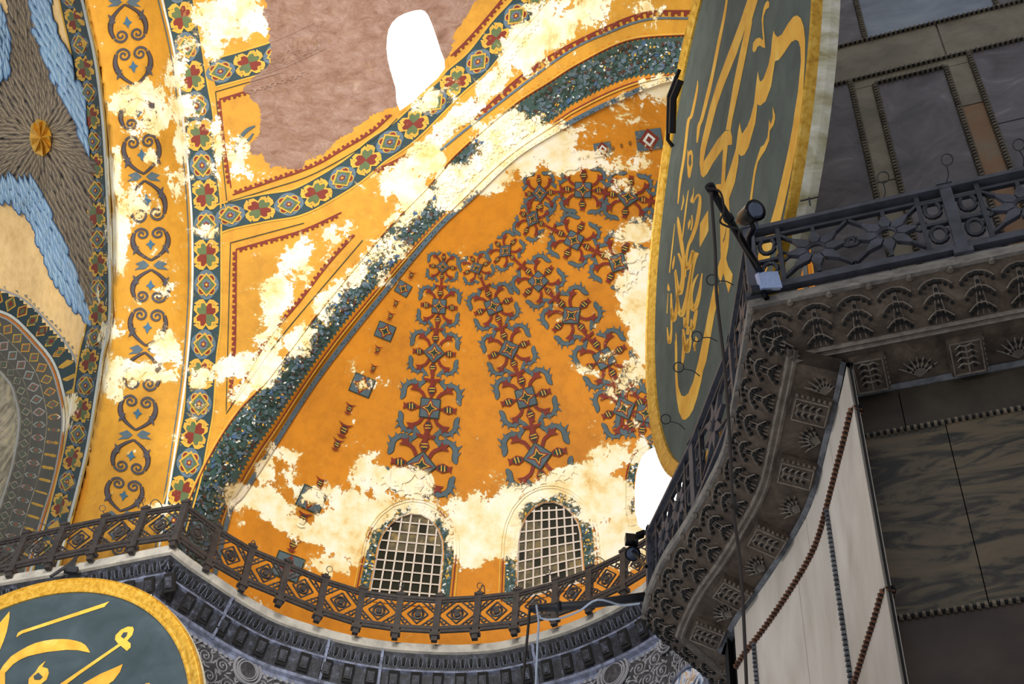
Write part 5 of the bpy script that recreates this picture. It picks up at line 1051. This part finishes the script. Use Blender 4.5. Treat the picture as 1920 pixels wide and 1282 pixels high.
rr_ = empty('pier_balustrade', (*posts_r[0], H2), 'ornate iron balustrade of star rosettes on the right hand near ledge', 'railing', 'star balustrades of the near pier')
for q in posts_r: near_post(rr_, q, DV)
for q0, q1 in zip(posts_r[:-1], posts_r[1:]): near_bay(rr_, q0, q1)
MN = mitre(NPATH)
NLs = NPATH[1:31] + MN[1:31] * .09          # end .. corner
def near_s(frac): return at_path(NLs, frac * plen(NLs))
rl_ = empty('pier_balustrade', (*NLs[0], H2), 'iron balustrade seen edge on, running down from the lamp to the near ledge end', 'railing', 'star balustrades of the near pier')
fr = [.012, .36, .70, .985]
for f in fr: q, t = near_s(f); near_post(rl_, q, t)
for f0, f1 in zip(fr[:-1], fr[1:]): near_bay(rl_, near_s(f0)[0], near_s(f1)[0])
NHT = H2 + NH
for (x0, y0, x1, y1, lb) in ((1656, 375, 1656, 343, 'ring hook above the near balustrade in front of the narrow olive strip'), (1773, 345, 1775, 310, 'ring hook on the near balustrade in front of the dark panel'), (1918, 318, 1912, 282, 'ring hook at the right edge of the picture'),
                             (1376, 535, 1344, 527, 'ring hook reaching over the huge roundel, just under the lamp arm'), (1345, 640, 1316, 633, 'ring hook reaching over the roundel lettering, second below the lamp'), (1312, 705, 1281, 692, 'ring hook third below the lamp arm'), (1285, 806, 1256, 790, 'ring hook lowest over the roundel frame')):
    hook_px(x0, y0, x1, y1, NHT, IROND, lb, 'ring hooks on the near balustrade', .05, .006)
b = MB(); c = on_z(1519, 385, NHT); b.tube([c, c + (0, 0, .12)], .008, IROND, 5); b.tube([c + DN3 * -.08 + (0, 0, .1), c + DN3 * .08 + (0, 0, .1)], .008, IROND, 5); b.build('iron_spike', label='small iron cross spike on the near balustrade by the roundel edge', cat='spike')
# ------------------------------------------------------------------ lamp arm, spotlight, poles and cables
dC = np.linalg.norm(on_z(1430, 500, H2 + .4) - EYE)
def at(x, y, d): return EYE + rays((x, y))[0] * d
root = empty('bracket_lamp', tuple(at(1440, 540, dC - .2)), 'slanting black lamp arm with taped cable clamped to the balustrade corner', 'lamp')
b = MB(); A, B = at(1330, 348, dC - 1.0), at(1446, 545, dC - .15); b.tube([A, A + (B - A) * .5, B], .033, BLACK, 10); b.tube([A + (B - A) * .0, A + (B - A) * .07], .042, BLACK, 10); b.tube([A + (B - A) * .28, A + (B - A) * .31], .045, BLACK, 10); b.build('arm', root, smooth=True)
b = MB(); b.tube(catmull([at(1326, 352, dC - 1.05), at(1350, 360, dC - 1.0), at(1357, 395, dC - .95), at(1350, 415, dC - .9), at(1366, 425, dC - .85), at(1385, 430, dC - .8), at(1388, 450, dC - .7), at(1420, 500, dC - .5)], 5), .010, CABLE, 5); b.build('wrapped_cable', root)
b = MB(); q = at(1441, 527, dC - .3); b.box(q, (.09, 0, .02), (0, .05, .04), (-.02, -.03, .07), CLAMP); b.build('clamp', root); b = MB(); q = at(1425, 542, dC - .3); b.tube([q - (.09, 0, .03), q + (.09, 0, .02)], .045, IROND, 8); b.tube([q + (.05, 0, -.12), q + (.0, 0, .08)], .025, BLACK, 8); b.build('bracket', root)
root = empty('spotlight', tuple(at(1404, 450, dC - .1)), 'small black spotlight with round glass lens on the balustrade corner post', 'spotlight')
A, B = at(1392, 411, dC - .1), at(1414, 396, dC - .25); ax = (B - A) / np.linalg.norm(B - A); b = MB(); b.tube([A - ax * .06, A, A + ax * .02, B, B + ax * .03], [.03, .055, .07, .095, .10], BLACK, 16); b.build('housing', root, smooth=True)
b = MB(); b.disc(B + ax * .035, ax, .082, .02, LENS, 16, .06); b.build('lens', root); b = MB(); b.tube([at(1407, 412, dC - .1), at(1412, 428, dC - .1), at(1404, 445, dC - .05), at(1404, 470, dC)], .025, BLACK, 8); b.tube([at(1418, 412, dC - .1), at(1420, 428, dC - .1), at(1412, 440, dC - .05)], .014, LENS, 8); b.build('bracket', root)
b = MB(); b.tube(catmull([at(1333, 360, dC - 1.1), at(1341, 470, dC - 1.1), at(1344, 560, dC - 1.15), at(1358, 680, dC - 1.2), at(1367, 800, dC - 1.3), at(1374, 945, dC - 1.4), at(1386, 1040, dC - 1.4), at(1393, 1130, dC - 1.5), at(1400, 1290, dC - 1.6), at(1404, 1420, dC - 1.7)], 4), .014, CABLE, 6)
b.tube([at(1375, 942, dC - 1.4) + (0, 0, .04), at(1375, 942, dC - 1.4) - (0, 0, .04)], .035, CABLE, 7); b.build('hanging_cable', label='dark knotted cable hanging from the lamp arm across the near cornice', cat='cable')
dE = np.linalg.norm(on_z(1203, 1125, H2) - EYE)
b = MB(); b.tube([at(992, 1141, dE + .3), at(1100, 1133, dE + .2), at(1210, 1118, dE + .1)], [.045, .05, .05], IROND, 9); b.tube([at(1040, 1138, dE + .25), at(1052, 1137, dE + .25)], .062, IROND, 9); b.build('horizontal_pole', smooth=True, label='dark pole sticking out leftwards from the near ledge end', cat='pole')
b = MB(); b.tube([at(993, 1142, dE + .25), at(990, 1180, dE + .25), at(984, 1240, dE + .2), at(979, 1300, dE + .2), at(972, 1400, dE)], .016, CABLE, 6); b.build('hanging_cable', label='brown cable hanging from the tip of the horizontal pole', cat='cable')
b = MB(); b.tube(catmull([at(1200, 1131, dE), at(1165, 1134, dE), at(1120, 1124, dE - .1), at(1085, 1146, dE), at(1045, 1160, dE), at(1014, 1158, dE + .1), at(1006, 1135, dE + .2), at(1010, 1165, dE), at(1008, 1200, dE + .1), at(1005, 1282, dE), at(1001, 1400, dE)], 4), .012, WCABLE, 6); b.build('hanging_cable', label='pale cable looping under the pole and hanging straight down', cat='cable')
b = MB(); b.tube(catmull([at(1198, 1145, dE - .05), at(1194, 1160, dE), at(1202, 1178, dE)], 4), .006, IRON, 5); b.build('wire_hook', label='bent wire dangling at the tip of the near ledge', cat='hook')
root = empty('floodlight', tuple(at(1190, 1035, dE + .6)), 'black stacked floodlight at the end post of the near balustrade', 'floodlight')
b = MB(); b.box(at(1184, 1012, dE + .6), (.07, 0, 0), (0, .05, 0), (.0, .02, .07), BLACK); b.box(at(1200, 1003, dE + .5), (.05, .0, .03), (0, .04, 0), (0, 0, .03), BLACK); b.tube([at(1184, 1030, dE + .6), at(1200, 1050, dE + .3), at(1212, 1062, dE + .02)], .02, BLACK, 6); b.build('housing', root); b = MB(); q = at(1186, 1036, dE + .6); b.disc(q, np.array([0, -.5, -.86]), .075, .06, BLACK, 14, .09); b.disc(q + np.array([0, -.02, -.03]), np.array([0, -.5, -.86]), .07, .03, LENS, 14); b.build('lens', root)
root = empty('ledge_device', tuple(on_z(135, 1062, HF)), 'small dark bracketed device on the ledge above the left roundel', 'bracket')
q = on_z(133, 1056, HF - .1); b = MB(); b.tube([q + (-.25, -.1, -.45), q + (0, 0, 0), q + (.12, 0, .35)], [.03, .04, .02], IROND, 6); b.tube([q + (.0, -.1, -.3), q + (.05, 0, .1)], .05, IROND, 6); b.build('arm', root); b = MB(); b.box(q + (.12, -.1, -.25), (.10, 0, 0), (0, .05, 0), (0, 0, .07), IROND); b.build('housing', root)
